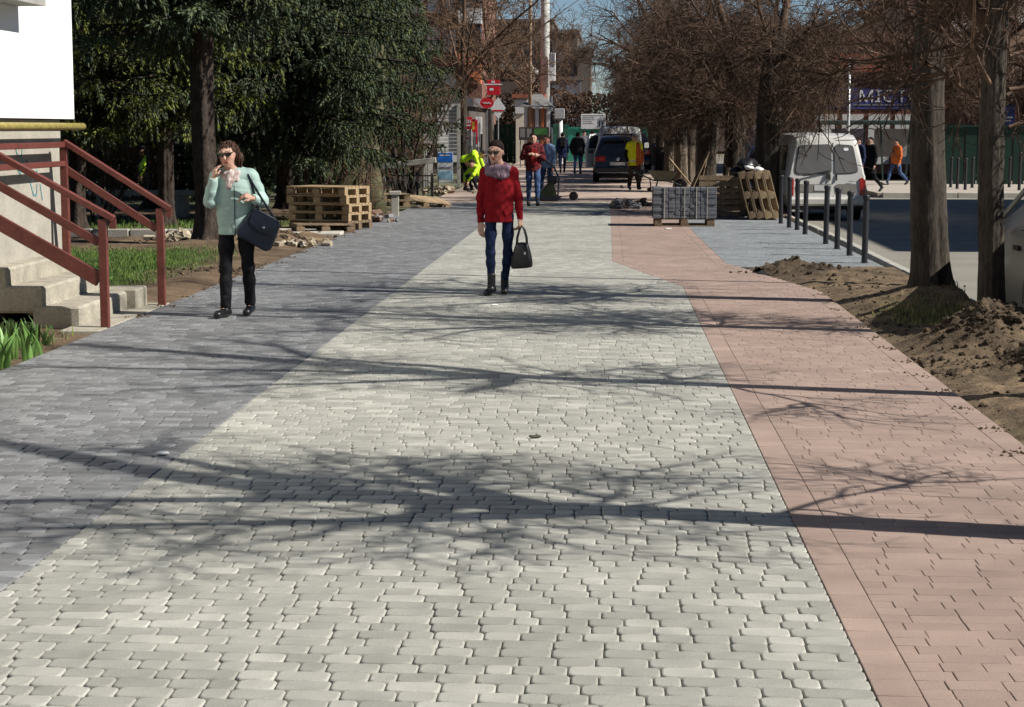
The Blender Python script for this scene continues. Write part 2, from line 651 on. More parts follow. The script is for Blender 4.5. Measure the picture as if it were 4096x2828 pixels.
def bump(x, y, cx, cy, rx, ry, h, p=2):
    d = ((x - cx) / rx) ** 2 + ((y - cy) / ry) ** 2
    return h * np.exp(-d ** (p / 2))
def verge_z(x, y):
    edge = np.clip((x - np.interp(y, [3, 20, 23.4], [2.33, 2.29, 1.72])) / .25, 0, 1)
    z = -0.035 + .035 * edge + .05 * fbm(x * 1.3, y * 1.3) + .075 * np.abs(fbm(x * 5, y * 5, 5)) * edge + .02 * fbm(x * 16, y * 16, 2) * edge
    z = z + bump(x, y, 3.25, 18.7, .55, .9, .20) + bump(x, y, 3.05, 15.0, .42, .55, .26) + bump(x, y, 3.4, 15.6, .35, .6, .2) + bump(x, y, 3.2, 13.4, .35, .4, .22)
    z = z + bump(x, y, 2.15, 22.6, .5, .35, .13) + bump(x, y, 2.75, 21.8, .7, .5, .07)
    hump = bump(x, y, 3.2, 13.4, .4, .45, 1) + bump(x, y, 3.05, 15.0, .45, .6, 1) + bump(x, y, 2.3, 22.5, .8, .5, .9)
    z = z + hump * (.26 * np.abs(fbm(x * 7, y * 7, 4)) + .10 * fbm(x * 18, y * 18, 2))
    return np.where(x > 3.5, np.minimum(z, 0.005), z)
def verge_c(x, y, z):
    n = fbm(x * 2.2, y * 2.2)
    dark = np.clip(.5 + 2.2 * fbm(x * 4 + 9, y * 4, 4), 0, 1)
    hump = np.clip(bump(x, y, 3.2, 13.4, .4, .45, 1.2) + bump(x, y, 3.05, 15.0, .5, .7, 1.0) + bump(x, y, 2.35, 22.3, 1.0, .8, .9), 0, 1)
    grass = np.clip(bump(x, y, 3.0, 17.2, .55, .9, 1.2) - .2 + n * 1.6, 0, 1)
    base = np.array([1.15, 1.1, .98])[None, None] * (1 - .35 * dark[..., None])
    base = base * (1 - .58 * hump[..., None])
    base = base * (1 + .5 * np.clip(fbm(x * 7 + 3, y * 7, 3) * 3 + .2, -.6, 1.1)[..., None])
    g = np.array([.72, .92, .52])[None, None]
    return base * (1 - grass[..., None]) + g * grass[..., None]
heightfield('dirt_verge', 2.3, 3.6, 4.0, 23.55, .028, verge_z, verge_c, m_soil,
            lambda y: float(np.interp(y, [3, 20.0, 23.55], [2.335, 2.295, 1.66])), lambda y: 3.6)
heightfield('dirt_strip', 1.5, 3.6, 37.2, 64, .09, lambda x, y: -.03 + .09 * np.abs(fbm(x * 2, y * 2, 4)) + bump(x, y, 3.1, 38.2, .7, .7, .22) + bump(x, y, 2.2, 47, .8, 1.5, .12),
            lambda x, y, z: np.ones(x.shape + (3,)) * (1.15 - .4 * np.clip(.5 + 2 * fbm(x * 2, y * 2), 0, 1))[..., None], m_soil,
            lambda y: 1.44 if y < 44 else 1.44 + (y - 44) * .03, lambda y: 3.58 if y < 40 else 3.5)
sheet('dirt_edge', [(1.9, 63.9), (3.5, 63.9), (3.9, 170), (2.4, 170)], -.005, m_far, .2)

# ------------------------------------------------------------------ left ground: trodden lawn and building-site soil
def lawn_z(x, y):
    d = np.clip((-4.43 - x) / .5, 0, 1)
    z = -.045 + .02 * d + .05 * fbm(x * .8, y * .8) * d + .03 * np.abs(fbm(x * 4, y * 4, 4)) * d
    site = np.clip((y - 27) / 3, 0, 1) * np.clip((x + 9) / 2, 0, 1)
    z = z + site * .10 * np.abs(fbm(x * 2.2, y * 2.2, 4)) * d
    z = z + bump(x, y, -5.05, 28.3, .35, .7, .16) * d + bump(x, y, -4.9, 30.0, .3, .5, .08) + bump(x, y, -6.15, 28.0, .55, .6, .10)
    z = z + bump(x, y, -4.85, 21.5, .3, 2.5, .05)
    return z
def lawn_grass(x, y):
    g = np.clip((-x - 5.1) / .9, 0, 1) * np.clip((27.5 - y) / 1.5, 0, 1)
    g = np.maximum(g, bump(x, y, -8.0, 33.5, 2.5, 1.6, .9))
    g = np.maximum(g, np.clip((12.0 - y) / 2, 0, 1))
    return np.clip(g * (1.0 + 1.6 * fbm(x * 1.1, y * 1.1)) , 0, 1)
def lawn_c(x, y, z):
    g = lawn_grass(x, y)[..., None]
    dark = np.clip(.5 + 2.2 * fbm(x * 3 + 4, y * 3, 4), 0, 1)[..., None]
    base = np.array([1.1, 1.02, .92])[None, None] * (1.1 - .5 * dark)
    pale = np.clip(bump(x, y, -5.6, 29.6, 1.1, 1.6, 1.1), 0, 1)[..., None]
    base = base * (1 + .7 * pale)
    return base * (1 - g) + np.array([.42, .72, .28])[None, None] * g
heightfield('lawn', -11, -4.42, 7, 40, .055, lawn_z, lawn_c, m_soil, None, lambda y: -4.425)
sheet('garden_ground', [(-60, 6.5), (-10.9, 6.5), (-10.9, 39.9), (-4.3, 39.9), (-4.6, 60), (-6, 170), (-60, 170)], -.07,
      M('garden_soil', (0.13, 0.13, 0.075), rough=.95, var=.35, scale=.7, scale2=9, bump=.4), .2)

# grass blades (countless: one object each patch)
def blades(name, pts, h, w, mat, lean=.35, seed=2, kind='stuff'):
    rg = np.random.default_rng(seed)
    n = len(pts)
    P = np.asarray(pts, np.float32)
    a = rg.random(n) * 2 * pi
    hh = h * rg.uniform(.5, 1.3, n)
    dx, dy = np.cos(a), np.sin(a)
    b = rg.random(n) * 2 * pi
    le = lean * rg.random(n) * hh
    V = np.zeros((n, 5, 3), np.float32)
    ww = w * rg.uniform(.6, 1.2, n)
    for k, (t, s) in enumerate(((0, -1), (0, 1), (.55, .75), (.55, -.75))):
        V[:, k, 0] = P[:, 0] + dx * ww * s * .5 + np.cos(b) * le * t * t
        V[:, k, 1] = P[:, 1] + dy * ww * s * .5 + np.sin(b) * le * t * t
        V[:, k, 2] = P[:, 2] + hh * t
    V[:, 4, 0] = P[:, 0] + np.cos(b) * le
    V[:, 4, 1] = P[:, 1] + np.sin(b) * le
    V[:, 4, 2] = P[:, 2] + hh
    i = np.arange(n)[:, None] * 5
    T = np.concatenate([i + np.array([[0, 1, 2]]), i + np.array([[0, 2, 3]]), i + np.array([[3, 2, 4]])], 0)
    c = rg.uniform(.6, 1.35, n)[:, None] * np.array([[1, 1, 1]]) * np.where(rg.random(n)[:, None] < .12, [[1.7, 1.25, .9]], [[1, 1, 1]])
    me = np_mesh(name, V.reshape(-1, 3), T, False, np.repeat(c, 5, 0))
    o = objm(name, me, None, mat)
    return setp(o, kind=kind)
m_grass = M('grass_blade', (0.085, 0.15, 0.03), rough=.6, var=.3, scale=3, attr=True)
m_dry = M('dry_grass_blade', (0.17, 0.17, 0.07), rough=.7, var=.3, scale=3, attr=True)
rg_ = np.random.default_rng(5)
def scatter(n, x0, x1, y0, y1, fprob, fz):
    x = rg_.uniform(x0, x1, n); y = rg_.uniform(y0, y1, n)
    k = rg_.random(n) < fprob(x, y)
    x, y = x[k], y[k]
    return np.stack([x, y, fz(x, y) - .005], 1)
blades('grass', scatter(60000, -9.5, -4.6, 17, 28.5, lawn_grass, lawn_z), .05, .010, m_grass)
blades('grass', scatter(16000, -11, -5, 30, 38, lambda x, y: lawn_grass(x, y) * .9, lawn_z), .08, .016, m_grass, seed=4)
blades('grass', scatter(9000, 2.4, 3.58, 15.9, 19.8, lambda x, y: np.clip(bump(x, y, 3.05, 17.2, .5, .9, 1.) + bump(x, y, 3.4, 19.3, .3, .7, .9) - .15, 0, 1), verge_z), .06, .008, m_dry, seed=6)
blades('grass', scatter(2500, -9, -4.6, 9, 16, lambda x, y: np.full(x.shape, .9), lawn_z), .10, .012, m_grass, seed=7)

# clods of dug earth lying on the verge and by the lawn
def clods(name, spots, seed, mat=m_soil, dark=.45):
    rg = random.Random(seed)
    mb = MB()
    for (x, y, r, n, sp, fz) in spots:
        for k in range(n):
            px, py = x + rg.gauss(0, sp), y + rg.gauss(0, sp * 1.2)
            rr = r * rg.choice((.3, .35, .45, .6, .8, 1.1)) * .85
            d = dark * rg.uniform(.6, 1.35)
            mb.col = (d, d * .96, d * .9)
            z = float(fz(np.array([px]), np.array([py]))[0])
            if z < .35: rock(mb, (px, py, z + rr * .3), rr, rg.random(), .75, 6, 4)
    o = mb.build(name, mat)
    return setp(o, kind='stuff')
clods('earth_clods', [(3.05, 14.9, .045, 90, .25, verge_z), (3.3, 15.7, .04, 40, .2, verge_z), (2.3, 22.5, .04, 90, .35, verge_z), (2.75, 20.8, .03, 80, .5, verge_z),
                      (3.2, 13.4, .045, 130, .22, verge_z), (3.05, 14.9, .03, 160, .3, verge_z), (2.7, 16.2, .022, 110, .4, verge_z), (2.6, 18.5, .016, 90, .3, verge_z), (2.45, 13.5, .012, 160, .22, verge_z), (2.4, 17.5, .012, 140, .2, verge_z), (2.75, 12.5, .025, 70, .6, verge_z), (2.5, 14.2, .03, 60, .35, verge_z)], 4)
clods('earth_clods', [(-5.05, 28.3, .06, 60, .28, lawn_z), (-5.0, 22.5, .03, 120, .35, lawn_z), (-5.4, 30.5, .05, 60, .5, lawn_z), (-4.8, 34.5, .05, 60, .3, lawn_z),
                      (-6.9, 28.9, .06, 50, .3, lawn_z)], 9, dark=.7)

# crumbs of soil and sand spilt over the edges of the paving
flat0 = lambda x, y: np.zeros(x.shape)
clods('soil_crumbs', [(2.24, y, .012, 26, .06, flat0) for y in np.arange(10, 20, .8)] + [(-4.36, y, .014, 26, .06, flat0) for y in np.arange(17, 34, 1.0)] + [(1.2, 40, .03, 30, .8, flat0)], 15, dark=.9)
# ------------------------------------------------------------------ trees
m_bark = M('linden_bark', (0.048, 0.039, 0.030), rough=.95, var=.35, scale=9, scale2=50, bump=1.0, bscale=22, stretch=(1, 1, .28), attr=True)
m_twig = M('linden_twig', (0.098, 0.061, 0.040), rough=.85, var=.3, scale=4, attr=True)
m_spbark = M('spruce_bark', (0.045, 0.033, 0.026), rough=.95, var=.35, scale=14, scale2=40, bump=1.0, bscale=30, stretch=(1, 1, .5))
m_needle = M('spruce_needles', (0.062, 0.084, 0.040), rough=.7, var=.3, scale=2.5, attr=True)
m_ivybark = M('mossy_bark', (0.09, 0.085, 0.045), rough=.95, var=.3, scale=8, bump=.8, bscale=30)

def unit(v):
    return v / np.linalg.norm(v)

def twig_tree(seed, trunk_h, crown_r, n_limb=6, dens=1.0, low=1.9, top=8.5, twig_r=.0045, lean=.25, up=(.35, 1.0), lr=1.0):
    """limbs and twigs of a bare linden: returns polylines (points (k,3), r0, r1)"""
    rg = np.random.default_rng(seed)
    out = []
    def grow(p, d, L, r0, r1, nseg, wob, droop):
        pts = [p]
        d = d.copy()
        for i in range(nseg):
            d = d + rg.normal(0, wob, 3)
            d[2] += droop
            d = unit(d)
            p = p + d * (L / nseg)
            pts.append(p)
        return np.array(pts), d
    def at(pts, t):
        k = t * (len(pts) - 1)
        i = min(int(k), len(pts) - 2)
        f = k - i
        return pts[i] * (1 - f) + pts[i + 1] * f, unit(pts[i + 1] - pts[i])
    def side(d, ang):
        ax = unit(np.cross(d, rg.normal(0, 1, 3)))
        return unit(d * cos(ang) + ax * sin(ang))
    limbs = []
    # leader
    lead, _ = grow(np.array([0, 0, trunk_h * .93]), np.array([rg.normal(0, .1), rg.normal(0, .1), 1.0]), top - trunk_h, .085, .015, 8, .10, .02)
    out.append((lead, .10 * lr, .012 + .028 * (lr > 1))); limbs.append((lead, .085, top - trunk_h))
    for k in range(n_limb):
        a = 2 * pi * (k + rg.uniform(-.3, .3)) / n_limb
        h = trunk_h * rg.uniform(.72, 1.02)
        L = crown_r * rg.uniform(.9, 1.5)
        e = rg.uniform(*up)
        d = unit(np.array([cos(a), sin(a), e]))
        pts, _ = grow(np.array([cos(a) * .06, sin(a) * .06, h]), d, L * 1.15, .06, .012, 7, .13, .05)
        out.append((pts, rg.uniform(.045, .075) * lr, .012 * lr)); limbs.append((pts, .06, L * 1.15))
    # low shoots hanging from the trunk top
    for k in range(int(7 * dens)):
        a = rg.uniform(0, 2 * pi)
        h = rg.uniform(low, trunk_h)
        pts, _ = grow(np.array([cos(a) * .1, sin(a) * .1, h]), unit(np.array([cos(a), sin(a), rg.uniform(-.1, .5)])), crown_r * rg.uniform(.5, 1.0), .022, .006, 6, .17, -.01)
        out.append((pts, .02, .006)); limbs.append((pts, .022, crown_r * .8))
    sub = []
    for (pts, r, L) in limbs:
        n = int(L * 4.2 * dens) + 3
        for k in range(n):
            t = rg.uniform(.12, 1.0)
            p, d = at(pts, t)
            dd = side(d, rg.uniform(.5, 1.25))
            l2 = crown_r * rg.uniform(.25, .62) * (1.15 - .5 * t)
            q, _ = grow(p, dd, l2, .02, .006, 5, .2, rg.normal(-.015, .05))
            if q[-1, 2] < low - .4: continue
            out.append((q, .016 * rg.uniform(.6, 1.2), .006)); sub.append((q, l2))
    for (pts, L) in sub:
        n = int(L * 8.5 * dens) + 2
        for k in range(n):
            p, d = at(pts, rg.uniform(.1, 1))
            dd = side(d, rg.uniform(.4, 1.2))
            l3 = rg.uniform(.22, .62)
            q, _ = grow(p, dd, l3, .006, .003, 3, .22, rg.normal(-.03, .08))
            out.append((q, twig_r * 1.35, twig_r * .8))
            for m in range(2):
                p2, d2 = at(q, rg.uniform(.2, .95))
                q2, _ = grow(p2, side(d2, rg.uniform(.4, 1.1)), l3 * rg.uniform(.35, .7), .004, .003, 2, .2, rg.normal(0, .06))
                out.append((q2, twig_r, twig_r * .7))
    return out

def polys_to_mesh(name, polys, tint=(1, 1, 1), seed=1):
    rg = np.random.default_rng(seed)
    Vs, Fs, Cs = [], [], []
    base = 0
    groups = {}
    for (pts, r0, r1) in polys:
        n = 7 if r0 > .03 else (5 if r0 > .012 else 3)
        groups.setdefault((len(pts), n), []).append((pts, r0, r1))
    for (K, n), lst in groups.items():
        P = np.stack([l[0] for l in lst])                        # m,K,3
        R = np.stack([np.linspace(l[1], l[2], K) for l in lst])  # m,K
        T = np.zeros_like(P)
        T[:, 1:-1] = P[:, 2:] - P[:, :-2]
        T[:, 0] = P[:, 1] - P[:, 0]
        T[:, -1] = P[:, -1] - P[:, -2]
        T /= np.linalg.norm(T, axis=2, keepdims=True) + 1e-9
        ref = np.where(np.abs(T[..., 2:3]) < .8, np.array([0, 0, 1.0]), np.array([1.0, 0, 0]))
        ref = np.repeat(ref[:, :1], K, 1)
        X = np.cross(T, ref); X /= np.linalg.norm(X, axis=2, keepdims=True) + 1e-9
        Y = np.cross(T, X)
        a = np.arange(n) * 2 * pi / n
        V = P[:, :, None] + R[..., None, None] * (X[:, :, None] * np.cos(a)[None, None, :, None] + Y[:, :, None] * np.sin(a)[None, None, :, None])
        m = len(lst)
        idx = base + np.arange(m * K * n).reshape(m, K, n)
        A = idx[:, :-1]; B = idx[:, 1:]
        F = np.stack([A, np.roll(A, -1, 2), np.roll(B, -1, 2), B], -1).reshape(-1, 4)
        Vs.append(V.reshape(-1, 3)); Fs.append(F)
        c = np.repeat(rg.uniform(.65, 1.4, m), K * n)[:, None] * np.array(tint)[None]
        Cs.append(c)
        base += m * K * n
    return np_mesh(name, np.concatenate(Vs), np.concatenate(Fs), True, np.concatenate(Cs))

def trunk_mesh(name, h, r, seed, n=44, flare=.55, white=0.0, lean=(0, 0), wr=.10):
    rg = np.random.default_rng(seed)
    zs = np.concatenate([np.linspace(-.25, .5, 10), np.linspace(.6, h, int(h * 12))])
    a = np.arange(n) * 2 * pi / n
    ph = rg.random(6) * 6.28
    V, C = [], []
    for z in zs:
        zz = max(z, 0)
        rr = r * (1 - .22 * zz / h) + r * flare * math.exp(-zz / .16)
        ridge = 1 + wr * .5 * np.sin(a * 5 + ph[0] + .25 * np.sin(z * 2)) + .03 * np.sin(a * 3 + z * 1.3 + ph[1])
        ridge = ridge + .035 * np.sin(a * 13 + 2.2 * np.sin(z * 1.1 + ph[5]) + ph[1]) + .02 * np.sin(a * 21 + 3 * np.sin(z * 2.3))
        ridge = ridge + .10 * fbm(a * 9 + seed, np.full(n, z * 4.0), 3) + wr * 1.5 * (fbm(a * 3.2 + 9.3 * seed, np.full(n, z * .9 + seed), 3)) * 1.2
        root = 1 + .25 * math.exp(-zz / .15) * np.sin(a * 4 + ph[2])
        cx = lean[0] * z + .03 * sin(z * 1.4 + ph[3])
        cy = lean[1] * z + .03 * sin(z * 1.1 + ph[4])
        V.append(np.stack([cx + np.cos(a) * rr * ridge * root, cy + np.sin(a) * rr * ridge * root, np.full(n, z)], 1))
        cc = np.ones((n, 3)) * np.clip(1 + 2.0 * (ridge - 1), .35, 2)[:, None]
        if white and z < 1.25 + .05 * sin(seed):
            cc = cc * np.array([white, white * .98, white * .93])
        C.append(cc)
    K = len(zs)
    V = np.concatenate(V); C = np.clip(np.concatenate(C), .2, 8)
    idx = np.arange(K * n).reshape(K, n)
    A, B = idx[:-1], idx[1:]
    F = np.stack([A, np.roll(A, -1, 1), np.roll(B, -1, 1), B], -1).reshape(-1, 4)
    return np_mesh(name, V, F, True, C)

CROWNS = {}
def crown_variant(k):
    if k not in CROWNS:
        spec = [dict(seed=21, trunk_h=3.4, crown_r=1.75, n_limb=6, dens=1.6, low=2.0, top=8.5),
                dict(seed=32, trunk_h=3.1, crown_r=1.9, n_limb=7, dens=1.6, low=1.9, top=8.0),
                dict(seed=45, trunk_h=3.6, crown_r=1.7, n_limb=6, dens=1.7, low=2.1, top=9.0),
                dict(seed=58, trunk_h=3.0, crown_r=1.95, n_limb=7, dens=1.6, low=1.8, top=8.2),
                dict(seed=63, trunk_h=3.9, crown_r=1.6, n_limb=7, dens=.95, lr=1.5, low=2.0, top=7.6, up=(.5, 1.6)),
                dict(seed=77, trunk_h=4.1, crown_r=1.45, n_limb=6, dens=.9, lr=1.35, low=2.0, top=8.2, up=(.5, 1.6)),
                dict(seed=83, trunk_h=3.1, crown_r=1.7, n_limb=7, dens=1.1, low=1.8, top=7.8, up=(.4, 1.4)),
                dict(seed=91, trunk_h=3.3, crown_r=1.6, n_limb=7, dens=1.0, low=2.35, top=8.0, up=(.4, 1.4))][k]
        CROWNS[k] = (polys_to_mesh('crown', twig_tree(**spec), seed=k), spec['trunk_h'])
        CROWNS[k][0].materials.append(m_twig)
    return CROWNS[k]
def linden(x, y, r, k, rot, label, white=0.0, sc=1.0, lean=(0, 0), z=-.05, fl=.5, group='bare lindens along the road', seed=1):
    t = thing('linden_tree', label, 'tree', (x, y, z), 0, group)
    cm, th = crown_variant(k)
    tm = trunk_mesh('trunk', th * sc + .35, r, seed, white=white, lean=lean, flare=fl)
    objm('trunk', tm, t, m_bark)
    c = objm('crown', cm, t)
    c.rotation_euler = (0, 0, rot)
    c.scale = (sc, sc, sc)
    c.location = (lean[0] * th, lean[1] * th, 0)
    return t

linden(3.25, 7.65, .155, 4, .4, 'linden just outside the right edge whose thick shadow crosses the foreground', seed=3)
linden(3.3, 12.05, .10, 5, 2.2, 'slim linden outside the right edge whose shadow crosses the middle paving', seed=4)
linden(3.24, 15.9, .112, 6, 4.1, 'slim dark linden trunk behind the heap of dug earth', seed=5, lean=(.004, 0), fl=.25)
linden(3.22, 18.75, .178, 7, 3.6, 'thick ridged linden trunk on a grassy mound beside the bollards', z=.08, seed=6, lean=(-.02, 0), fl=.28)
linden(3.15, 38.2, .27, 0, 5.0, 'stout linden with a leaning trunk just left of the white van', lean=(.05, 0), seed=7)
linden(2.75, 41.5, .24, 1, .9, 'dark linden trunk behind the leaning pallets', seed=8, lean=(-.01, 0))
linden(2.35, 45.5, .25, 2, 2.7, 'dark linden trunk rising behind the cube of grey pavers', seed=9)
wl = ['first whitewashed linden past the wheelbarrow', 'second whitewashed linden past the wheelbarrow', 'third whitewashed linden in the row past the wheelbarrow',
      'fourth whitewashed linden in the row past the wheelbarrow', 'fifth whitewashed linden in the receding row', 'sixth whitewashed linden in the receding row',
      'seventh whitewashed linden in the receding row', 'eighth whitewashed linden in the receding row', 'ninth whitewashed linden in the receding row', 'tenth whitewashed linden, far down the row',
      'eleventh whitewashed linden, farthest of the row']
for i, (x, y) in enumerate(((2.55, 51.5), (2.1, 55.5), (2.6, 60), (2.0, 64), (2.5, 70), (2.1, 76), (2.3, 83), (2.0, 88), (2.4, 103), (1.9, 111), (2.3, 120))):
    linden(x, y, .17 + .03 * (i % 3), i % 4, i * 1.9, wl[i], white=2.6, seed=20 + i, sc=1.0 + .12 * (i % 2), group='whitewashed lindens in the receding row')
# lindens on the far side of the road
for i, (x, y, k) in enumerate(((10.5, 64, 0), (14.5, 66, 1), (6.3, 72, 2), (18, 70, 3), (6.4, 88, 1), (11.5, 80, 3))):
    linden(x, y, .18, k, i * 1.3, ['bare tree behind the green fence, right of the blue banner', 'bare tree above the dark green fence at the right edge', 'bare tree left of the blue banner across the road',
           'bare tree far behind the green fence', 'bare tree farthest across the road', 'bare tree behind the bannered shop'][i], seed=40 + i, sc=1.25, group='bare trees across the road')
# two bare trees on the left of the path whose thin arching branches cross the sky
def arching_tree(x, y, label, seed, sc=1.0, r=.13):
    t = thing('bare_tree', label, 'tree', (x, y, -.05), 0)
    objm('trunk', trunk_mesh('trunk', 3.2, r, seed), t, m_bark)
    P = twig_tree(seed, 2.9, 2.6, 8, .6, 2.2, 9.0, .006, up=(.5, 1.3), lr=.6)
    me = polys_to_mesh('crown', P, (1.25, 1.2, 1.1), seed)
    c = objm('crown', me, t, m_twig)
    c.scale = (sc,) * 3
arching_tree(-4.9, 62, 'bare tree by the red shop signs with thin arching branches', 71, 1.3)
arching_tree(-5.4, 84, 'bare tree left of the white lamp pole with thin branches against the sky', 72, 1.5)
arching_tree(-4.6, 108, 'thin bare tree near the green hoarding under the blue sky', 73, 1.5)

# multi-stemmed bare shrub beside the weathered board
def shrub(x, y, label, seed, n=9, h=3.6, r=.055):
    rg = np.random.default_rng(seed)
    t = thing('bare_shrub', label, 'shrub', (x, y, -.05))
    polys, stems = [], []
    for k in range(n):
        a = rg.uniform(0, 6.28)
        d = unit(np.array([cos(a) * .38, sin(a) * .3, 1.0]))
        p = np.array([cos(a) * .12, sin(a) * .12, 0.0])
        pts = [p]
        for i in range(8):
            d = unit(d + rg.normal(0, .13, 3) + np.array([0, 0, .02]))
            p = p + d * h / 8
            pts.append(p)
        pts = np.array(pts)
        rr = r * rg.uniform(.5, 1.3)
        stems.append((pts, rr, .012))
        for m in range(16):
            i = rg.integers(2, 8)
            q = pts[i]; dd = unit(rg.normal(0, 1, 3) + np.array([0, 0, .3])); qq = [q]
            for j in range(4):
                dd = unit(dd + rg.normal(0, .3, 3)); q = q + dd * rg.uniform(.1, .24); qq.append(q)
            polys.append((np.array(qq), .008, .004))
            for w in range(3):
                s = qq[rg.integers(1, 5)]; d3 = unit(rg.normal(0, 1, 3)); polys.append((np.array([s, s + d3 * .18, s + d3 * .34 + rg.normal(0, .05, 3)]), .005, .003))
    objm('trunk', polys_to_mesh('trunk', stems, (.8, .8, .8), seed), t, m_bark)
    objm('crown', polys_to_mesh('crown', polys, (1.2, 1.15, 1.05), seed), t, m_twig)
    return t
shrub(-4.95, 44.5, 'many-stemmed bare shrub behind the weathered board', 5)
shrub(-5.55, 46.5, 'bare shrub with one bent stem beside the grey kiosk', 6, 6, 3.4, .045)
shrub(-5.0, 37.6, 'thin leafless bush in front of the grey kiosk, left of the board', 8, 5, 1.7, .02)
shrub(-9.6, 34.5, 'leafless thicket behind the far red railing', 12, 8, 2.4, .02)

# ---- spruces with hanging boughs
def spruce_mesh(seed, z0, z1, rmax, yellow=0.0):
    rg = np.random.default_rng(seed)
    wood = []
    SP, SD, SL = [], [], []      # spray start, direction, length
    z = z0
    while z < z1:
        nb = rg.integers(6, 9)
        off = rg.uniform(0, 6.28)
        f = (z - z0) / (z1 - z0)
        L0 = rmax * (1 - f) ** .7 * (.72 + .28 * min(1, f * 8))
        for k in range(nb):
            a = off + 2 * pi * k / nb + rg.normal(0, .2)
            L = L0 * rg.uniform(.75, 1.15)
            pts = []
            zz = z + rg.normal(0, .1)
            for i in range(9):
                t = i / 8
                pts.append([cos(a) * L * t, sin(a) * L * t, zz - .42 * L * t ** 1.3 * (1 - .55 * t) + .05 * sin(t * 5 + a)])
            pts = np.array(pts)
            wood.append((pts, .035 * (1 - f) + .012, .006))
            nsb = int(L * 11)
            for j in range(nsb):
                t = (j + .6) / nsb
                i = min(int(t * 8), 7); g = t * 8 - i
                p = pts[i] * (1 - g) + pts[i + 1] * g
                d = unit(pts[i + 1] - pts[i])
                s = 1 if j % 2 else -1
                perp = np.array([-d[1], d[0], 0]) * s
                l2 = (.18 + .5 * (1 - t)) * L * .42 * rg.uniform(.7, 1.2) + .10
                q = p.copy(); dd = unit(perp + d * .7 + np.array([0, 0, -.25]))
                n2 = max(3, int(l2 / .075))
                for m in range(n2):
                    dd = unit(dd + np.array([0, 0, -.07]) + rg.normal(0, .06, 3))
                    q2 = q + dd * (l2 / n2)
                    SP.append(q); SD.append(dd); SL.append(1.0)
                    if m % 2 == 0:    # hanging secondary spray
                        d3 = unit(np.array([dd[0] * .4, dd[1] * .4, -1]) + rg.normal(0, .3, 3))
                        for h in range(rg.integers(2, 6)):
                            SP.append(q + d3 * .075 * h); SD.append(d3); SL.append(.95)
                    q = q2
            for m in range(3):
                SP.append(pts[-1] + rg.normal(0, .03, 3)); SD.append(unit(pts[-1] - pts[-2] + rg.normal(0, .2, 3))); SL.append(1.2)
        z += rg.uniform(.30, .42)
    P = np.array(SP); D = np.array(SD); Ls = np.array(SL)
    n = len(P)
    # each spray: three needle blades round its shoot
    up = rg.normal(0, 1, (n, 3))
    X = np.cross(D, up); X /= np.linalg.norm(X, axis=1, keepdims=True) + 1e-9
    Y = np.cross(D, X)
    V, C = [], []
    ln = .10 * Ls * rg.uniform(.7, 1.3, n)
    wd = .0135 * rg.uniform(.8, 1.3, n)
    hue = rg.random(n)
    clump = .5 + 1.2 * (fbm(P[:, 0] * 1.6 + P[:, 2], P[:, 1] * 1.6 - P[:, 2] * .7, 3) + .3)
    base = np.stack([np.ones(n), np.ones(n), np.ones(n)], 1) * (rg.uniform(.65, 1.35, n) * np.clip(clump, .4, 1.8))[:, None]
    base *= np.where(hue[:, None] < .15 + yellow * .9, [[1.65 + yellow * 1.6, 1.35 + yellow * 1.5, .75]], [[1, 1, 1.05]])
    for k in range(5):
        a = k * 2 * pi / 5
        dirn = X * cos(a) + Y * sin(a)
        tip = P + D * ln[:, None] + dirn * (.028 + .02 * rg.random(n))[:, None]
        sidev = np.cross(D, dirn)
        mid = P + D * (ln * .35)[:, None] + dirn * .012
        V.append(np.stack([P, mid + sidev * wd[:, None], tip, mid - sidev * wd[:, None]], 1))
        C.append(np.repeat(base[:, None], 4, 1))
    V = np.concatenate(V).reshape(-1, 3); C = np.concatenate(C).reshape(-1, 3)
    F = np.arange(len(V)).reshape(-1, 4)
    me = np_mesh('crown', V, F, False, C)
    me.materials.append(m_needle)
    wm = polys_to_mesh('bough', wood, (1, 1, 1), seed)
    wm.materials.append(m_spbark)
    return me, wm
SPR = [spruce_mesh(101, 2.0, 9.5, 2.5), spruce_mesh(102, 1.7, 10.5, 2.7), spruce_mesh(103, 2.1, 8.5, 2.1, .42), spruce_mesh(104, 3.4, 10.0, 2.5)]
SPT = [trunk_mesh('trunk', 9.3, .17, 201, flare=.8, wr=.14), trunk_mesh('trunk', 10.0, .15, 202, flare=.6, wr=.14), trunk_mesh('trunk', 8.3, .13, 203, flare=.5, wr=.14), trunk_mesh('trunk', 9.6, .17, 204, flare=.8, wr=.14)]
for q in SPT: q.materials.append(m_spbark)
def spruce(x, y, k, rot, label, sc=1.0, group='spruces on the lawn', ivy=False, lean=0):
    t = thing('spruce_tree', label, 'tree', (x, y, -.02), rot, group)
    t.scale = (sc,) * 3
    t.rotation_euler = (0, lean, rot)
    objm('trunk', SPT[k], t)
    objm('bough', SPR[k][1], t)
    objm('crown', SPR[k][0], t)
    return t
spruce(-6.15, 28.0, 3, .3, 'spruce with a thick flared trunk at the edge of the sunny lawn', 1.05)
spruce(-8.0, 33.2, 2, 1.4, 'yellow-green spruce with a dark trunk, seen over the far railing', 1.05)
spruce(-9.2, 31.8, 2, 3.0, 'spruce with a pale trunk foot beside the concrete border', 1.0)
spruce(-5.9, 35.4, 1, 2.1, 'spruce with a slim brown trunk left of the pallet stack', 1.0)
spruce(-7.2, 40.5, 1, 4.0, 'large spruce behind the pallet stack with boughs hanging low', 1.0)
spruce(-6.5, 42.0, 3, 5.2, 'spruce nearest the grey kiosk, boughs reaching toward the path', .85)
spruce(-11.2, 29.5, 1, 1.0, 'dark spruce behind the corner of the white building', 1.1)
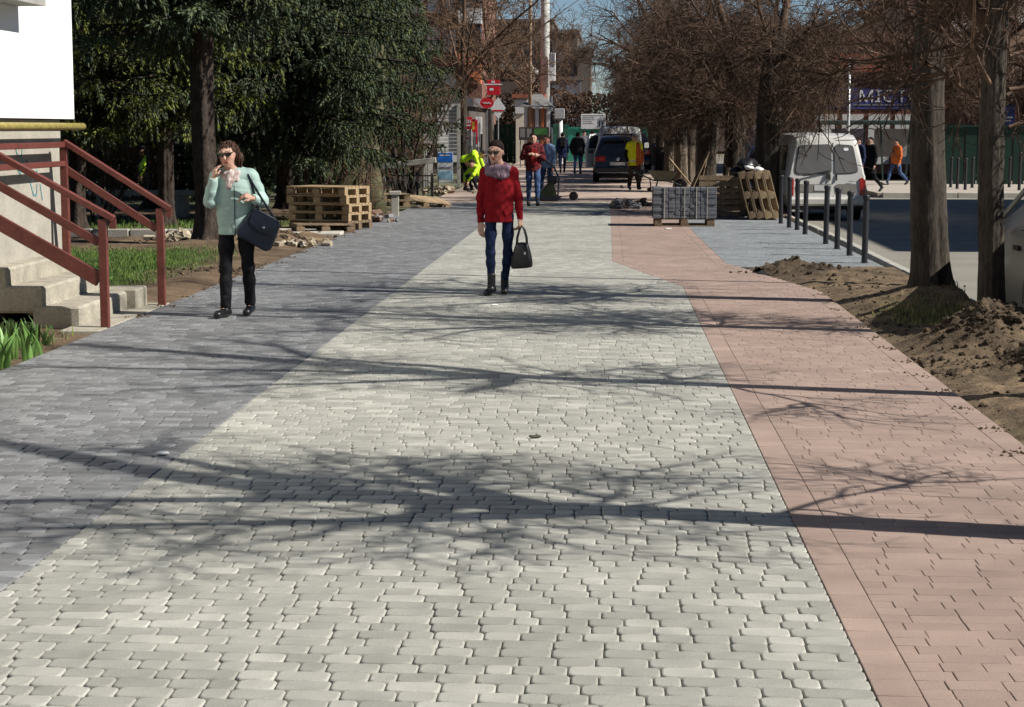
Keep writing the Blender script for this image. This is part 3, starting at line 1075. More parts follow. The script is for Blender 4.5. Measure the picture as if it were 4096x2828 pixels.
spruce(-10.4, 42.0, 0, 2.9, 'tall spruce deep in the garden behind the yellowish one', 1.3)
spruce(-8.1, 47.0, 1, .8, 'tall spruce deep in the garden behind the pallet stack', 1.35)
spruce(-13.6, 38.0, 1, 5.8, 'dark spruce deepest on the left of the garden', 1.4)
spruce(-7.2, 56.0, 1, 3.3, 'spruce behind the grey kiosk roof', 1.05)
# ivy-green mossy leaning trunk behind the pallets
t = thing('mossy_tree', 'leaning mossy trunk flaring out behind the pallet stack', 'tree', (-5.35, 38.5, -.02))
mb = MB(); mb.smooth = True
mb.tube([(-.25, 0, -.1), (-.1, 0, .35), (.12, .05, .9), (.36, .1, 1.5), (.5, .2, 2.4), (.55, .3, 3.6)], [.55, .40, .27, .20, .17, .13], 14)
mb.tube([(.45, -.1, -.1), (.42, -.02, .5), (.4, .06, 1.1), (.42, .12, 1.7)], [.30, .22, .16, .12], 10)
mb.build('trunk', m_ivybark, t)
# ------------------------------------------------------------------ people: one smooth surface per body / garment, grown from a distance field
def surface_nets(f, org, h):
    s = f < 0
    nx, ny, nz = f.shape
    c = [(i, j, k) for i in (0, 1) for j in (0, 1) for k in (0, 1)]
    sub = lambda a, i, j, k: a[i:nx - 1 + i, j:ny - 1 + j, k:nz - 1 + k]
    cnt = sum(sub(s, *q).astype(np.int8) for q in c)
    act = (cnt > 0) & (cnt < 8)
    idx = np.full(act.shape, -1, np.int64)
    I = np.argwhere(act)
    idx[act] = np.arange(len(I))
    acc = np.zeros((len(I), 3)); n = np.zeros(len(I))
    fv = {q: f[I[:, 0] + q[0], I[:, 1] + q[1], I[:, 2] + q[2]] for q in c}
    for a in c:
        for ax in range(3):
            if a[ax] == 0:
                b = list(a); b[ax] = 1; b = tuple(b)
                fa, fb = fv[a], fv[b]
                m = (fa < 0) != (fb < 0)
                t = np.where(m, fa / np.where(m, fa - fb, 1), 0)
                p = np.tile(np.array(a, float), (len(I), 1)); p[:, ax] += t
                acc[m] += p[m]; n[m] += 1
    V = (I + acc / np.maximum(n, 1)[:, None]) * h + org
    F = []
    for ax in range(3):
        o1, o2 = [(1, 2), (2, 0), (0, 1)][ax]
        lo = [slice(1, -1)] * 3; lo[ax] = slice(0, -1)
        hi = list(lo); hi[ax] = slice(1, None)
        a, b = s[tuple(lo)], s[tuple(hi)]
        E = np.argwhere(a != b)
        if not len(E): continue
        sg = a[E[:, 0], E[:, 1], E[:, 2]]
        E = E + np.array([0 if q == ax else 1 for q in range(3)])
        d1 = np.zeros(3, int); d1[o1] = 1
        d2 = np.zeros(3, int); d2[o2] = 1
        g = lambda e: idx[e[:, 0], e[:, 1], e[:, 2]]
        q = np.stack([g(E - d1 - d2), g(E - d2), g(E), g(E - d1)], 1)
        q[~sg] = q[~sg][:, ::-1]
        F.append(q[(q >= 0).all(1)])
    return V, np.concatenate(F)

class SDF:
    def __init__(s, lo, hi, h):
        s.h = h
        s.lo = np.array(lo, float)
        s.n = np.ceil((np.array(hi) - s.lo) / h).astype(int) + 1
        s.f = np.full(s.n, 1.0, np.float32)
        s.ax = [s.lo[i] + np.arange(s.n[i]) * h for i in range(3)]
    def _win(s, lo, hi):
        a = np.clip(np.floor((lo - s.lo) / s.h).astype(int), 0, s.n)
        b = np.clip(np.ceil((hi - s.lo) / s.h).astype(int) + 1, 0, s.n)
        return tuple(slice(a[i], b[i]) for i in range(3))
    def _grid(s, w):
        return np.meshgrid(s.ax[0][w[0]], s.ax[1][w[1]], s.ax[2][w[2]], indexing='ij')
    def cone(s, a, b, ra, rb=None, k=.02, sc=(1, 1, 1), cut=False):
        rb = ra if rb is None else rb
        a, b, sc = np.array(a, float), np.array(b, float), np.array(sc, float)
        m = max(ra, rb) * sc.max() + 2.2 * k + 2 * s.h
        w = s._win(np.minimum(a, b) - m, np.maximum(a, b) + m)
        X, Y, Z = s._grid(w)
        if X.size == 0: return s
        px, py, pz = (X - a[0]) / sc[0], (Y - a[1]) / sc[1], (Z - a[2]) / sc[2]
        d = (b - a) / sc
        dd = d @ d + 1e-12
        t = np.clip((px * d[0] + py * d[1] + pz * d[2]) / dd, 0, 1)
        q = np.sqrt((px - t * d[0]) ** 2 + (py - t * d[1]) ** 2 + (pz - t * d[2]) ** 2) - (ra + t * (rb - ra))
        q = (q * sc.min() if sc.min() < 1 else q).astype(np.float32)
        f = s.f[w]
        if cut:
            s.f[w] = np.maximum(f, -q)
            return s
        hh = np.clip(.5 + .5 * (f - q) / k, 0, 1)
        s.f[w] = f * (1 - hh) + q * hh - k * hh * (1 - hh)
        return s
    def chain(s, pts, rads, k=.02, sc=(1, 1, 1)):
        for i in range(len(pts) - 1):
            s.cone(pts[i], pts[i + 1], rads[i], rads[i + 1], k, sc)
        return s
    def wrinkle(s, amp, fx, fz, ph=0.0):
        X, Y, Z = s._grid(tuple(slice(None) for _ in range(3)))
        s.f += (amp * (np.sin(Z * fz + 9 * np.sin(X * fx + ph) + 5 * Y) * np.sin(X * fx * .7 + Y * fx + Z * fz * .23 + ph))).astype(np.float32)
        return s
    def quilt(s, amp, step, z0=0.0):
        X, Y, Z = s._grid(tuple(slice(None) for _ in range(3)))
        s.f += (amp * (np.abs(np.sin((Z + .15 * np.abs(X) - z0) * pi / step)) ** .5 - .75) * -1).astype(np.float32)
        return s
    def plane(s, p, n):
        """keep the side away from n"""
        X, Y, Z = s._grid(tuple(slice(None) for _ in range(3)))
        n = np.array(n, float); n /= np.linalg.norm(n)
        d = (X - p[0]) * n[0] + (Y - p[1]) * n[1] + (Z - p[2]) * n[2]
        s.f = np.maximum(s.f, d.astype(np.float32))
        return s
    def mesh(s, name, mat, parent, colf=None):
        V, F = surface_nets(s.f, s.lo, s.h)
        cols = colf(V) if colf else None
        me = np_mesh(name, V, F, True, cols)
        return objm(name, me, parent, mat)

m_skin = M('skin', (0.50, 0.30, 0.22), rough=.55, var=.06, scale=14, attr=True)
m_hair = M('hair', (0.018, 0.012, 0.010), rough=.8, var=.5, scale=60, stretch=(1, 1, .2), spec=.12)
m_hair_b = M('brown_hair', (0.042, 0.020, 0.012), rough=.7, var=.5, scale=60, stretch=(1, 1, .2), spec=.2)
m_blackcloth = M('black_cloth', (0.012, 0.012, 0.014), rough=.9, var=.3, scale=20, spec=.15)
m_leather = M('black_leather', (0.012, 0.012, 0.013), rough=.35, var=.3, scale=20, spec=.45)
m_navy = M('navy_leather', (0.006, 0.009, 0.020), rough=.4, var=.3, scale=20, spec=.45)
m_mint = M('mint_quilted_nylon', (0.33, 0.455, 0.41), rough=.6, var=.07, scale=12)
m_red = M('red_wool', (0.22, 0.010, 0.015), rough=.9, var=.18, scale=30, scale2=120, spec=.1)
m_jeans = M('blue_denim', (0.017, 0.026, 0.062), rough=.9, var=.35, scale=16, spec=.1)
m_jeans2 = M('mid_denim', (0.06, 0.10, 0.20), rough=.9, var=.35, scale=16, spec=.1)
m_scarf1 = M('floral_scarf', (0.42, 0.30, 0.28), rough=.9, var=.3, scale=26, col2=(0.62, 0.55, 0.50), detail=1)
m_scarf2 = M('lilac_scarf', (0.18, 0.135, 0.18), rough=.95, var=.2, scale=18, col2=(0.26, 0.17, 0.20))
m_shade = M('sunglass_lens', (0.008, 0.007, 0.008), rough=.08, var=.2, spec=.6)
m_hivis = M('lime_hi_vis', (0.52, 0.85, 0.03), rough=.7, var=.08, scale=15)
m_hivis_y = M('yellow_hi_vis', (0.82, 0.85, 0.02), rough=.7, var=.08, scale=15)
m_orange = M('orange_cloth', (0.55, 0.125, 0.025), rough=.8, var=.15, scale=12)
m_plaid = M('dark_red_plaid', (0.07, 0.012, 0.016), rough=.9, var=.4, scale=26, col2=(0.20, 0.025, 0.025), detail=0)
m_plaid_r = M('bright_red_shirt', (0.42, 0.03, 0.03), rough=.9, var=.3, scale=30)
m_brown = M('brown_work_trousers', (0.075, 0.045, 0.035), rough=.9, var=.25, scale=12)
m_navycloth = M('navy_cloth', (0.022, 0.03, 0.07), rough=.9, var=.3, scale=14, spec=.15)
m_greycloth = M('grey_cloth', (0.14, 0.14, 0.15), rough=.9, var=.3, scale=14, spec=.15)
m_ltblue = M('light_blue_cloth', (0.22, 0.32, 0.50), rough=.9, var=.3, scale=14, spec=.15)
m_boot = M('boot_leather', (0.05, 0.035, 0.025), rough=.6, var=.3, scale=20)
m_cap = M('dark_cap', (0.02, 0.02, 0.025), rough=.9, var=.2)
m_strip = M('silver_reflective_strip', (0.62, 0.64, 0.62), rough=.4, var=.05)

def hand_prims(S, wr, f, nrm, side, curl=.5, k=.007, sc=1.0, spread=.0):
    """wrist, finger direction, palm normal (towards the curl), side=+-1 for the thumb"""
    f = unit(np.array(f, float)); nrm = np.array(nrm, float)
    nrm = unit(nrm - f * (nrm @ f)); s = np.cross(f, nrm) * side
    wr = np.array(wr, float)
    for i in range(4):
        o = (i - 1.5)
        kn = wr + (f * (.083 - .004 * abs(o)) + s * (-o) * .0185) * sc
        S.cone(wr + s * (-o) * .008 * sc, kn, .014 * sc, .0115 * sc, k * 1.6)
        L = np.array([.040, .026, .020]) * (1.0, 1.08, 1.0, .82)[i] * sc
        d, p = f + s * (-o) * spread, kn
        for j in range(3):
            a = curl * (1.0, 1.1, .8)[j]
            d = unit(d) * cos(a) + nrm * sin(a); nrm_j = nrm
            q = p + unit(d) * L[j]
            S.cone(p, q, (.0092, .0084, .0076)[j] * sc, (.0084, .0076, .0068)[j] * sc, k * .7)
            p = q
    t0 = wr + (s * .018 + f * .022) * sc
    t1 = t0 + (s * .75 + f * .7 + nrm * .35) * .042 * sc
    t2 = t1 + (s * .15 + f * .9 + nrm * .45) * .032 * sc
    S.cone(wr, t0, .014 * sc, .014 * sc, k * 1.5).cone(t0, t1, .0125 * sc, .0105 * sc, k).cone(t1, t2, .0105 * sc, .0085 * sc, k)

def rotm(yaw=0, tilt=0, nod=0):
    return np.array(Matrix.Rotation(yaw, 3, 'Z') @ Matrix.Rotation(tilt, 3, 'Y') @ Matrix.Rotation(nod, 3, 'X'))

def person(label, loc, rotz, J, look, h=.0075, group=None, sc=1.0):
    """J: joints facing -Y, x to the viewer's right; look: garments"""
    t = thing('person', label, 'person', loc, rotz, group)
    t.scale = (sc,) * 3
    D = dict(pel=(0, 0, .90), chest=(0, 0, 1.22), neck=(0, .01, 1.38), head=(0, -.015, 1.51), yaw=0, tilt=0, nod=0,
             shl=(-.165, .01, 1.335), shr=(.165, .01, 1.335), ell=(-.215, .02, 1.07), elr=(.215, .02, 1.07), wrl=(-.22, -.05, .83), wrr=(.22, -.05, .83),
             hil=(-.085, 0, .88), hir=(.085, 0, .88), knl=(-.09, -.015, .47), knr=(.09, -.015, .47), anl=(-.09, .02, .08), anr=(.09, .02, .08),
             tol=(-.11, -.13, .03), tor=(.11, -.13, .03), hfl=(0, -.1, -1), hfr=(0, -.1, -1), hnl=(1, 0, 0), hnr=(-1, 0, 0), curll=.35, curlr=.35)
    D.update(J)
    D = {k: (np.array(v, float) if isinstance(v, tuple) else v) for k, v in D.items()}
    bulk = look.get('bulk', 1.0)
    wtop = look.get('wtop', .135)
    pts = np.array([v for k, v in D.items() if isinstance(v, np.ndarray) and k[:2] not in ('hf', 'hn')])
    lo, hi = pts.min(0) - .22, pts.max(0) + .26
    lo[2] = max(lo[2], -.03)
    # ---- body
    S = SDF(lo, hi, h)
    R = rotm(D['yaw'], D['tilt'], D['nod'])
    H = lambda *p: D['head'] + R @ np.array(p, float)
    hs = 1.0
    S.cone(H(0, .015, .025), H(0, .005, .03), .088, .088, .02, (.84, 1, 1))
    S.cone(H(0, -.02, .0), H(0, -.045, -.07), .072, .042, .03)
    S.cone(H(-.03, -.05, -.02), H(-.02, -.06, -.06), .032, .025, .02).cone(H(.03, -.05, -.02), H(.02, -.06, -.06), .032, .025, .02)
    S.cone(H(0, -.06, -.085), H(0, -.066, -.09), .024, .02, .015)
    S.cone(H(0, -.088, .02), H(0, -.108, -.022), .010, .013, .010)
    S.cone(H(-.022, -.09, .035), H(.022, -.09, .035), .014, .014, .012)
    S.cone(H(-.016, -.084, -.052), H(.016, -.084, -.052), .0095, .0095, .006)
    for sgn in (-1, 1):
        S.cone(H(sgn * .074, .012, .012), H(sgn * .079, .02, -.02), .016, .011, .008, (.6, 1, 1))
    S.cone(D['neck'] + np.array([0, .01, -.04]), H(0, .012, -.05), .058, .050, .03)
    S.cone(D['pel'], D['chest'], .115, .12, .05, (1.05, .75, 1)).cone(D['chest'], D['neck'], .12, .06, .05, (1.1, .75, 1))
    S.cone(D['shl'], D['shr'], .055, .055, .05)
    for q, sd in (('l', -1), ('r', 1)):
        a, e, w = D['sh' + q], D['el' + q], D['wr' + q]
        S.cone(a, e, .047, .038, .03).cone(e, w, .037, .026, .02)
        hand_prims(S, w, D['hf' + q], D['hn' + q], look.get('th' + q, 1), D['curl' + q], k=max(.006, h * .8))
        lb = look.get('leg', 1.0)
        S.cone(D['hi' + q], D['kn' + q], .062 * lb, .038 * lb, .03).cone(D['kn' + q], D['an' + q], .036 * lb, .025, .02).cone(D['an' + q], D['an' + q] * .5 + D['to' + q] * .5, .022, .012, .015)
    hd = D['head']; Ri = R.T
    skin = np.array(look.get('skin', (1, 1, 1)))
    def bodycol(V):
        c = np.tile(skin, (len(V), 1)).astype(float)
        q = (V - hd) @ Ri.T
        lip = (np.abs(q[:, 0]) < .024) & (np.abs(q[:, 2] + .052) < .0105) & (q[:, 1] < -.07)
        c[lip] = c[lip] * np.array([.85, .35, .4])
        brow = (np.abs(np.abs(q[:, 0]) - .032) < .02) & (np.abs(q[:, 2] - .043) < .006) & (q[:, 1] < -.06)
        c[brow] *= .25
        eye = (np.abs(np.abs(q[:, 0]) - .031) < .013) & (np.abs(q[:, 2] - .022) < .006) & (q[:, 1] < -.05)
        c[eye] *= .2
        chk = np.exp(-(((np.abs(q[:, 0]) - .042) / .02) ** 2 + ((q[:, 2] + .02) / .02) ** 2)) * (q[:, 1] < -.03)
        c *= 1 + chk[:, None] * np.array([.06, -.12, -.12])
        return c
    S.mesh('body', m_skin, t, bodycol)
    # ---- top garment
    S = SDF(lo, hi, h * 1.05)
    hem = look.get('hem', .78)
    hipw, chw = look.get('hipw', .165) * bulk, wtop * 1.18 * bulk
    dep = look.get('dep', .72)
    pc, cc = D['pel'], D['chest']
    hz = np.array([pc[0], pc[1], hem - .04])
    S.cone(hz, pc + np.array([0, 0, .10]), hipw, hipw * look.get('waist', .93), .06, (1, dep, 1))
    S.cone(pc + np.array([0, 0, .10]), cc, hipw * look.get('waist', .93), chw, .06, (1, dep, 1))
    S.cone(cc, cc + np.array([0, .005, .09]), chw, chw * .85, .05, (1, dep * .95, 1))
    S.cone(D['shl'], D['shr'], .062 * bulk, .062 * bulk, .06)
    S.cone(D['shl'] + np.array([.05, 0, 0]), D['neck'] + np.array([-.03, .01, .0]), .058, .05, .04).cone(D['shr'] - np.array([.05, 0, 0]), D['neck'] + np.array([.03, .01, .0]), .058, .05, .04)
    S.plane((0, 0, hem), (look.get('hemtilt', 0), 0, -1))
    ar = look.get('arm', .055)
    for q in 'lr':
        a, e, w = D['sh' + q], D['el' + q], D['wr' + q]
        cu = e + (w - e) * look.get('cuff', .97)
        if look.get('sleeve', True):
            S.chain([a, a + (e - a) * .5, e, e + (cu - e) * .5, cu], [ar * 1.1, ar * 1.0, ar * .95, ar * .85, ar * .68], .025)
            d = unit(w - e)
            S.cone(cu + d * (ar * .95), cu + d * (ar * 1.6), ar * .62, ar * .62, .005, cut=True)
        else:
            S.cone(a, a + (e - a) * .45, ar * 1.05, ar, .03)
    if look.get('quilt'): S.quilt(.0045, .088, hem)
    else: S.wrinkle(look.get('wr', .0028), 11, 34, hem * 7)
    S.cone(D['neck'] + np.array([0, 0, .03]), D['neck'] + np.array([0, -.02, .16]), .058, .075, .01, cut=True)
    jk = S.mesh(look.get('topname', 'jacket'), look['top'], t)
    # ---- trousers
    S = SDF((lo[0], lo[1], max(lo[2], 0)), (hi[0], hi[1], D['pel'][2] + .16), h * 1.05)
    lg = look.get('leg', 1.0)
    S.cone(D['pel'] + np.array([-.03, 0, .04]), D['pel'] + np.array([.03, 0, .04]), .106 * lg, .106 * lg, .04, (1, .9, 1))
    for q in 'lr':
        hp, kn, an = D['hi' + q], D['kn' + q], D['an' + q]
        en = kn + (an - kn) * look.get('legend', .93)
        S.chain([hp, hp + (kn - hp) * .5, kn, kn + (en - kn) * .35 + np.array([0, .012, 0]), en], [.078 * lg, .073 * lg, .057 * lg, .057 * lg, look.get('legr', .043)], .035)
    S.wrinkle(.0022, 14, 42, 2.0)
    S.mesh(look.get('botname', 'trousers'), look['bot'], t)
    # ---- shoes
    for q in 'lr':
        an, to = D['an' + q], D['to' + q]
        S = SDF(np.minimum(an, to) - .09, np.maximum(an, to) + np.array([.09, .09, .14]), min(h, .008))
        dr = unit((to - an) * np.array([1, 1, 0]) + 1e-6)
        heel = an * np.array([1, 1, 0]) - dr * .035 + np.array([0, 0, an[2] - .045])
        S.cone(heel, to, .038, .036, .02).cone(heel + np.array([0, 0, .02]), to + np.array([0, 0, .0]), .036, .028, .02)
        br = .043 if 'boot' in look else .036
        S.cone(an + np.array([0, 0, -.02]), an + np.array([0, 0, look.get('boot', .10)]), br, br, .02)
        S.plane((0, 0, max(min(an[2] - .08, to[2] - .03), 0.0)), (0, 0, -1))
        S.mesh('shoe', look.get('shoe', m_leather), t)
    # ---- hair
    hm = look.get('hair', m_hair)
    S = SDF(hd - .2, hd + .2, h * .9)
    st = look.get('hairstyle', 'short')
    S.cone(H(0, .022, .038), H(0, .016, .04), .096, .094, .02, (.86, 1, 1))
    if st == 'up':
        S.cone(H(0, .09, .06), H(0, .12, .03), .04, .035, .03)
    if st == 'long':
        for sg in (-1, 1):
            S.chain([H(sg * .06, .03, .02), H(sg * .082, .04, -.06), H(sg * .085, .03, -.14)], [.045, .035, .022], .03)
        S.cone(H(0, .07, 0), H(0, .08, -.12), .075, .05, .03)
        S.wrinkle(.006, 40, 25, 1.0)
    if st == 'wild':
        S.chain([H(.05, .03, .05), H(.085, .03, -.03), H(.09, .035, -.10)], [.05, .04, .024], .03)
        S.chain([H(-.05, .04, .05), H(-.07, .05, -.04), H(-.075, .045, -.12)], [.05, .035, .02], .03)
        S.cone(H(.0, .03, .075), H(.03, .02, .1), .06, .03, .03)
        S.cone(H(0, .06, 0), H(0, .07, -.11), .075, .05, .03)
        S.wrinkle(.009, 45, 30, 1.0)
    # clear the face
    if st == 'cap':
        S.plane(H(0, 0, .035), R @ np.array([0, .12, -1.0]))
        S.cone(H(0, -.085, .05), H(0, -.135, .042), .05, .035, .012, (1, 1, .22))
        hm = look.get('cap', m_cap)
    else:
        S.cone(H(0, -.135, -.055), H(0, -.135, -.018), .116, .112, .01, (.71, 1, 1), cut=True)
        if st in ('short', 'up'):
            S.plane(H(0, .03, -.045 if st == 'short' else -.085), R @ np.array([0, -.45, -1.0]))
    S.mesh('cap' if st == 'cap' else 'hair', hm, t)
    # ---- sunglasses
    if look.get('shades'):
        mb = MB()
        Rm = Matrix(R.tolist())
        for sg in (-1, 1):
            pr = []
            for k in range(14):
                a = 2 * pi * k / 14
                x, z = .029 * cos(a), .0225 * sin(a) * (1.0 if sin(a) < 0 else .8)
                pr.append(Vector(H(sg * .0335 + x, -.100 - .10 * x * x / .03 + .012 * (abs(sg * .0335 + x) / .06) ** 2, .018 + z)))
            mb.prism(pr, Rm @ Vector((0, .004, 0)), Rm @ Vector((0, -.003, 0)))
            mb.bar(H(sg * .058, -.094, .028), H(sg * .078, .015, .026), .004, .009)
        mb.bar(H(-.012, -.106, .026), H(.012, -.106, .026), .006, .006)
        o = mb.build('sunglasses', m_shade, t)
        fix_normals(o.data)
    return t, D, H

def ring_scarf(t, c, mat, rx, ry, thick, z0, z1, seed=1, drop=None, h=.007):
    S = SDF(np.array(c) - .3, np.array(c) + .3, h)
    rg = np.random.default_rng(seed)
    for L in range(3):
        zz = z0 + (z1 - z0) * L / 2
        r = 1 + .10 * (1 - L / 2)
        P = []
        for k in range(13):
            a = 2 * pi * k / 12
            P.append((c[0] + rx * r * cos(a), c[1] + ry * r * sin(a) - .01, zz + .022 * sin(a) + .012 * sin(a * 2 + L * 2)))
        S.chain(P, [thick * (1 + .15 * sin(k * 2.1 + L)) for k in range(13)], .02)
    if drop is not None:
        S.chain(drop, [thick * .9] * len(drop), .03)
    S.wrinkle(.004, 30, 46, seed)
    return S.mesh('scarf', mat, t)

# --- woman in the mint jacket, walking, phone at her ear, dark bag on her arm
gp = G(236.5, 316.0)
J1 = dict(pel=(.01, 0, .88), chest=(0, .0, 1.17), neck=(-.01, .0, 1.345), head=(-.045, -.035, 1.495), tilt=-.10, yaw=-.18, nod=.05,
          shl=(-.155, 0, 1.30), shr=(.155, .01, 1.305), ell=(-.215, -.06, 1.075), wrl=(-.172, -.12, 1.285), elr=(.255, .0, 1.075), wrr=(.205, -.165, 1.105),
          hfl=(.16, .14, 1), hnl=(.8, .5, 0), curll=.5, hfr=(-1, -.15, .40), hnr=(.1, .5, -.8), curlr=.85,
          hil=(-.075, 0, .84), hir=(.09, .0, .85), knl=(-.085, -.05, .45), knr=(.115, .02, .455), anl=(-.083, -.10, .085), anr=(.115, .12, .10),
          tol=(-.135, -.26, .035), tor=(.10, -.03, .035))
t, D, H = person('woman in a mint quilted jacket and sunglasses walking with a phone at her ear', (gp.x, gp.y, 0), .05, J1,
                 dict(top=m_mint, bot=m_blackcloth, quilt=True, hem=.765, hipw=.165, waist=.95, arm=.064, bulk=1.0, wtop=.135, hairstyle='wild', hair=m_hair_b, shades=True,
                      cuff=.9, leg=.95, legr=.052, shoe=m_leather, thl=-1), h=.006)
ring_scarf(t, (-.015, -.005, 1.335), m_scarf1, .072, .066, .030, 1.305, 1.340, 3, [(-.02, -.085, 1.33), (-.025, -.12, 1.27), (-.03, -.13, 1.21)])
mb = MB()
for k in range(9):
    z = 1.22 - k * .052
    mb.bar((.02 + .002 * (k % 2), -.138 + .002 * k, z), (.02, -.137 + .002 * k, z - .05), .007, .004)
mb.build('zip', m_navy, t)
mb = MB()
mb.tube([(-.180, -.112, 1.248), (-.176, -.116, 1.268)], .038, 12)
mb.build('red_cuff', m_red, t)
gx, gy = gp.x, gp.y
ph = thing('phone', 'dark phone held to the ear of the woman in mint', 'phone', (gx - .138, gy - .075, 1.42))
mb = MB(); mb.box((0, 0, 0), (.012, .07, .14), Matrix.Rotation(.25, 3, 'Y') @ Matrix.Rotation(.2, 3, 'X'), .004)
mb.build('phone_case', m_leather, ph)
mb = MB(); mb.box((.0075, 0, .001), (.002, .062, .128), Matrix.Rotation(.25, 3, 'Y') @ Matrix.Rotation(.2, 3, 'X'))
mb.build('screen', m_shade, ph)
bag = thing('shoulder_bag', 'large navy shoulder bag with a silver stud on the arm of the woman in mint', 'bag', (gx + .25, gy - .06, .83), .25)
mb = MB()
R_ = Matrix.Rotation(.52, 3, 'Y')
prof = []
for (x, z) in ((-.155, .10), (-.10, .145), (.09, .15), (.15, .11), (.185, -.12), (.15, -.17), (-.15, -.17), (-.185, -.12)):
    prof.append(R_ @ Vector((x, 0, z)))
mb.prism(prof, R_ @ Vector((0, -.05, 0)), R_ @ Vector((0, .05, 0)))
b_ = mb.build('bag_body', m_navy, bag)
bv = b_.modifiers.new('bevel', 'BEVEL'); bv.width = .025; bv.segments = 3
mb = MB()
mb.prism([R_ @ Vector((x, 0, z)) for x, z in ((-.14, .135), (.13, .135), (.115, .0), (0, -.035), (-.12, .0))], R_ @ Vector((0, -.063, 0)), R_ @ Vector((0, -.056, 0)))
mb.build('flap', m_navy, bag)
mb = MB(); mb.lathe([(.0, -.072), (.012, -.070), (.014, -.064)], 12, R_ @ Vector((.02, 0, .02)), 'y')
mb.build('stud', M('steel_fitting', (.6, .6, .6), rough=.25, var=.05, metal=1.0), bag)
for s in (-1, 1):
    mb = MB()
    top = Vector((-.115, -.105 + .012 * s, .50))
    pts = []
    for k in range(11):
        u = k / 10
        a = R_ @ Vector((-.09, .02 * s, .13)); b2 = R_ @ Vector((.06, .02 * s, .145))
        p = a * (1 - u) + b2 * u
        w = sin(pi * u) ** .6
        pts.append(p * (1 - w) + top * w)
    mb.tube(pts, .010, 6)
    mb.build('handle', m_navy, bag)

# --- woman in the red jacket carrying a black bag
gp = G(499, 294.0)
J2 = dict(pel=(.0, 0, .87), chest=(0, 0, 1.16), neck=(-.01, .0, 1.335), head=(-.03, -.035, 1.495), yaw=-.28, nod=.16, tilt=.02,
          shl=(-.146, .01, 1.285), shr=(.146, .01, 1.285), ell=(-.196, .03, 1.02), wrl=(-.196, -.02, .765), elr=(.203, .03, 1.03), wrr=(.225, -.03, .80),
          hfl=(.05, -.2, -1), hnl=(.5, .8, 0), curll=.30, hfr=(.05, -.1, -1), hnr=(-.8, .5, 0), curlr=1.0,
          hil=(-.085, 0, .83), hir=(.095, 0, .83), knl=(-.088, -.05, .44), knr=(.092, .02, .44), anl=(-.075, -.08, .09), anr=(.055, .10, .10),
          tol=(-.115, -.21, .03), tor=(.06, -.05, .03))
t, D, H = person('woman in a red wool jacket, jeans and sunglasses walking with a black handbag', (gp.x, gp.y, 0), .0, J2,
                 dict(top=m_red, bot=m_jeans, hem=.765, hipw=.160, waist=.84, arm=.046, wtop=.122, hairstyle='up', shades=True, cuff=.97, leg=.80, legr=.036, legend=.84,
                      boot=.11, shoe=m_leather, botname='jeans', wr=.002, thr=1), h=.006)
ring_scarf(t, (-.012, -.008, 1.32), m_scarf2, .098, .088, .034, 1.285, 1.345, 5)
mb = MB()
mb.bar((.002, -.128, 1.25), (.004, -.126, .78), .006, .004)
mb.build('placket', M('dark_red_seam', (.09, .004, .006), rough=.9), t)
for s in (-1, 1):
    mb = MB(); mb.bar((s * .10, -.117, .93), (s * .125, -.105, .86), .006, .004); mb.build('pocket', M('dark_red_seam', (.09, .004, .006)), t)
hb = thing('handbag', 'black leather handbag hanging from the hand of the woman in red', 'bag', (gp.x + .245, gp.y - .03, .42), -.15)
mb = MB(); mb.smooth = False
vs = []
for (z, wx, wy) in ((-.145, .105, .05), (-.13, .125, .065), (0, .105, .06), (.10, .075, .045), (.135, .06, .02)):
    for k in range(12):
        a = 2 * pi * k / 12
        ca, sa = cos(a), sin(a)
        vs.append((wx * math.copysign(abs(ca) ** .5, ca) + .01 * z, wy * math.copysign(abs(sa) ** .6, sa), z + .01 * ca * (1 if z < 0 else 0)))
fs = [tuple(range(11, -1, -1)), tuple(range(48, 60))]
for i in range(4):
    for k in range(12):
        fs.append((i * 12 + k, i * 12 + (k + 1) % 12, i * 12 + 12 + (k + 1) % 12, i * 12 + 12 + k))
mb.add(vs, fs)
o = mb.build('bag_body', m_leather, hb)
o.modifiers.new('s', 'SUBSURF').levels = 1
o.modifiers['s'].render_levels = 2
for s in (-1, 1):
    mb = MB()
    mb.tube([(-.055, s * .03, .10), (-.05, s * .03, .18), (-.028, s * .02, .26), (0.0, s * .008, .305), (.028, s * .02, .26), (.05, s * .03, .18), (.055, s * .03, .10)], .008, 6)
    mb.build('handle', m_leather, hb)
mb = MB(); mb.box((.045, -.062, .02), (.022, .004, .03))
mb.build('buckle', M('steel_fitting', (.6, .6, .6)), hb)

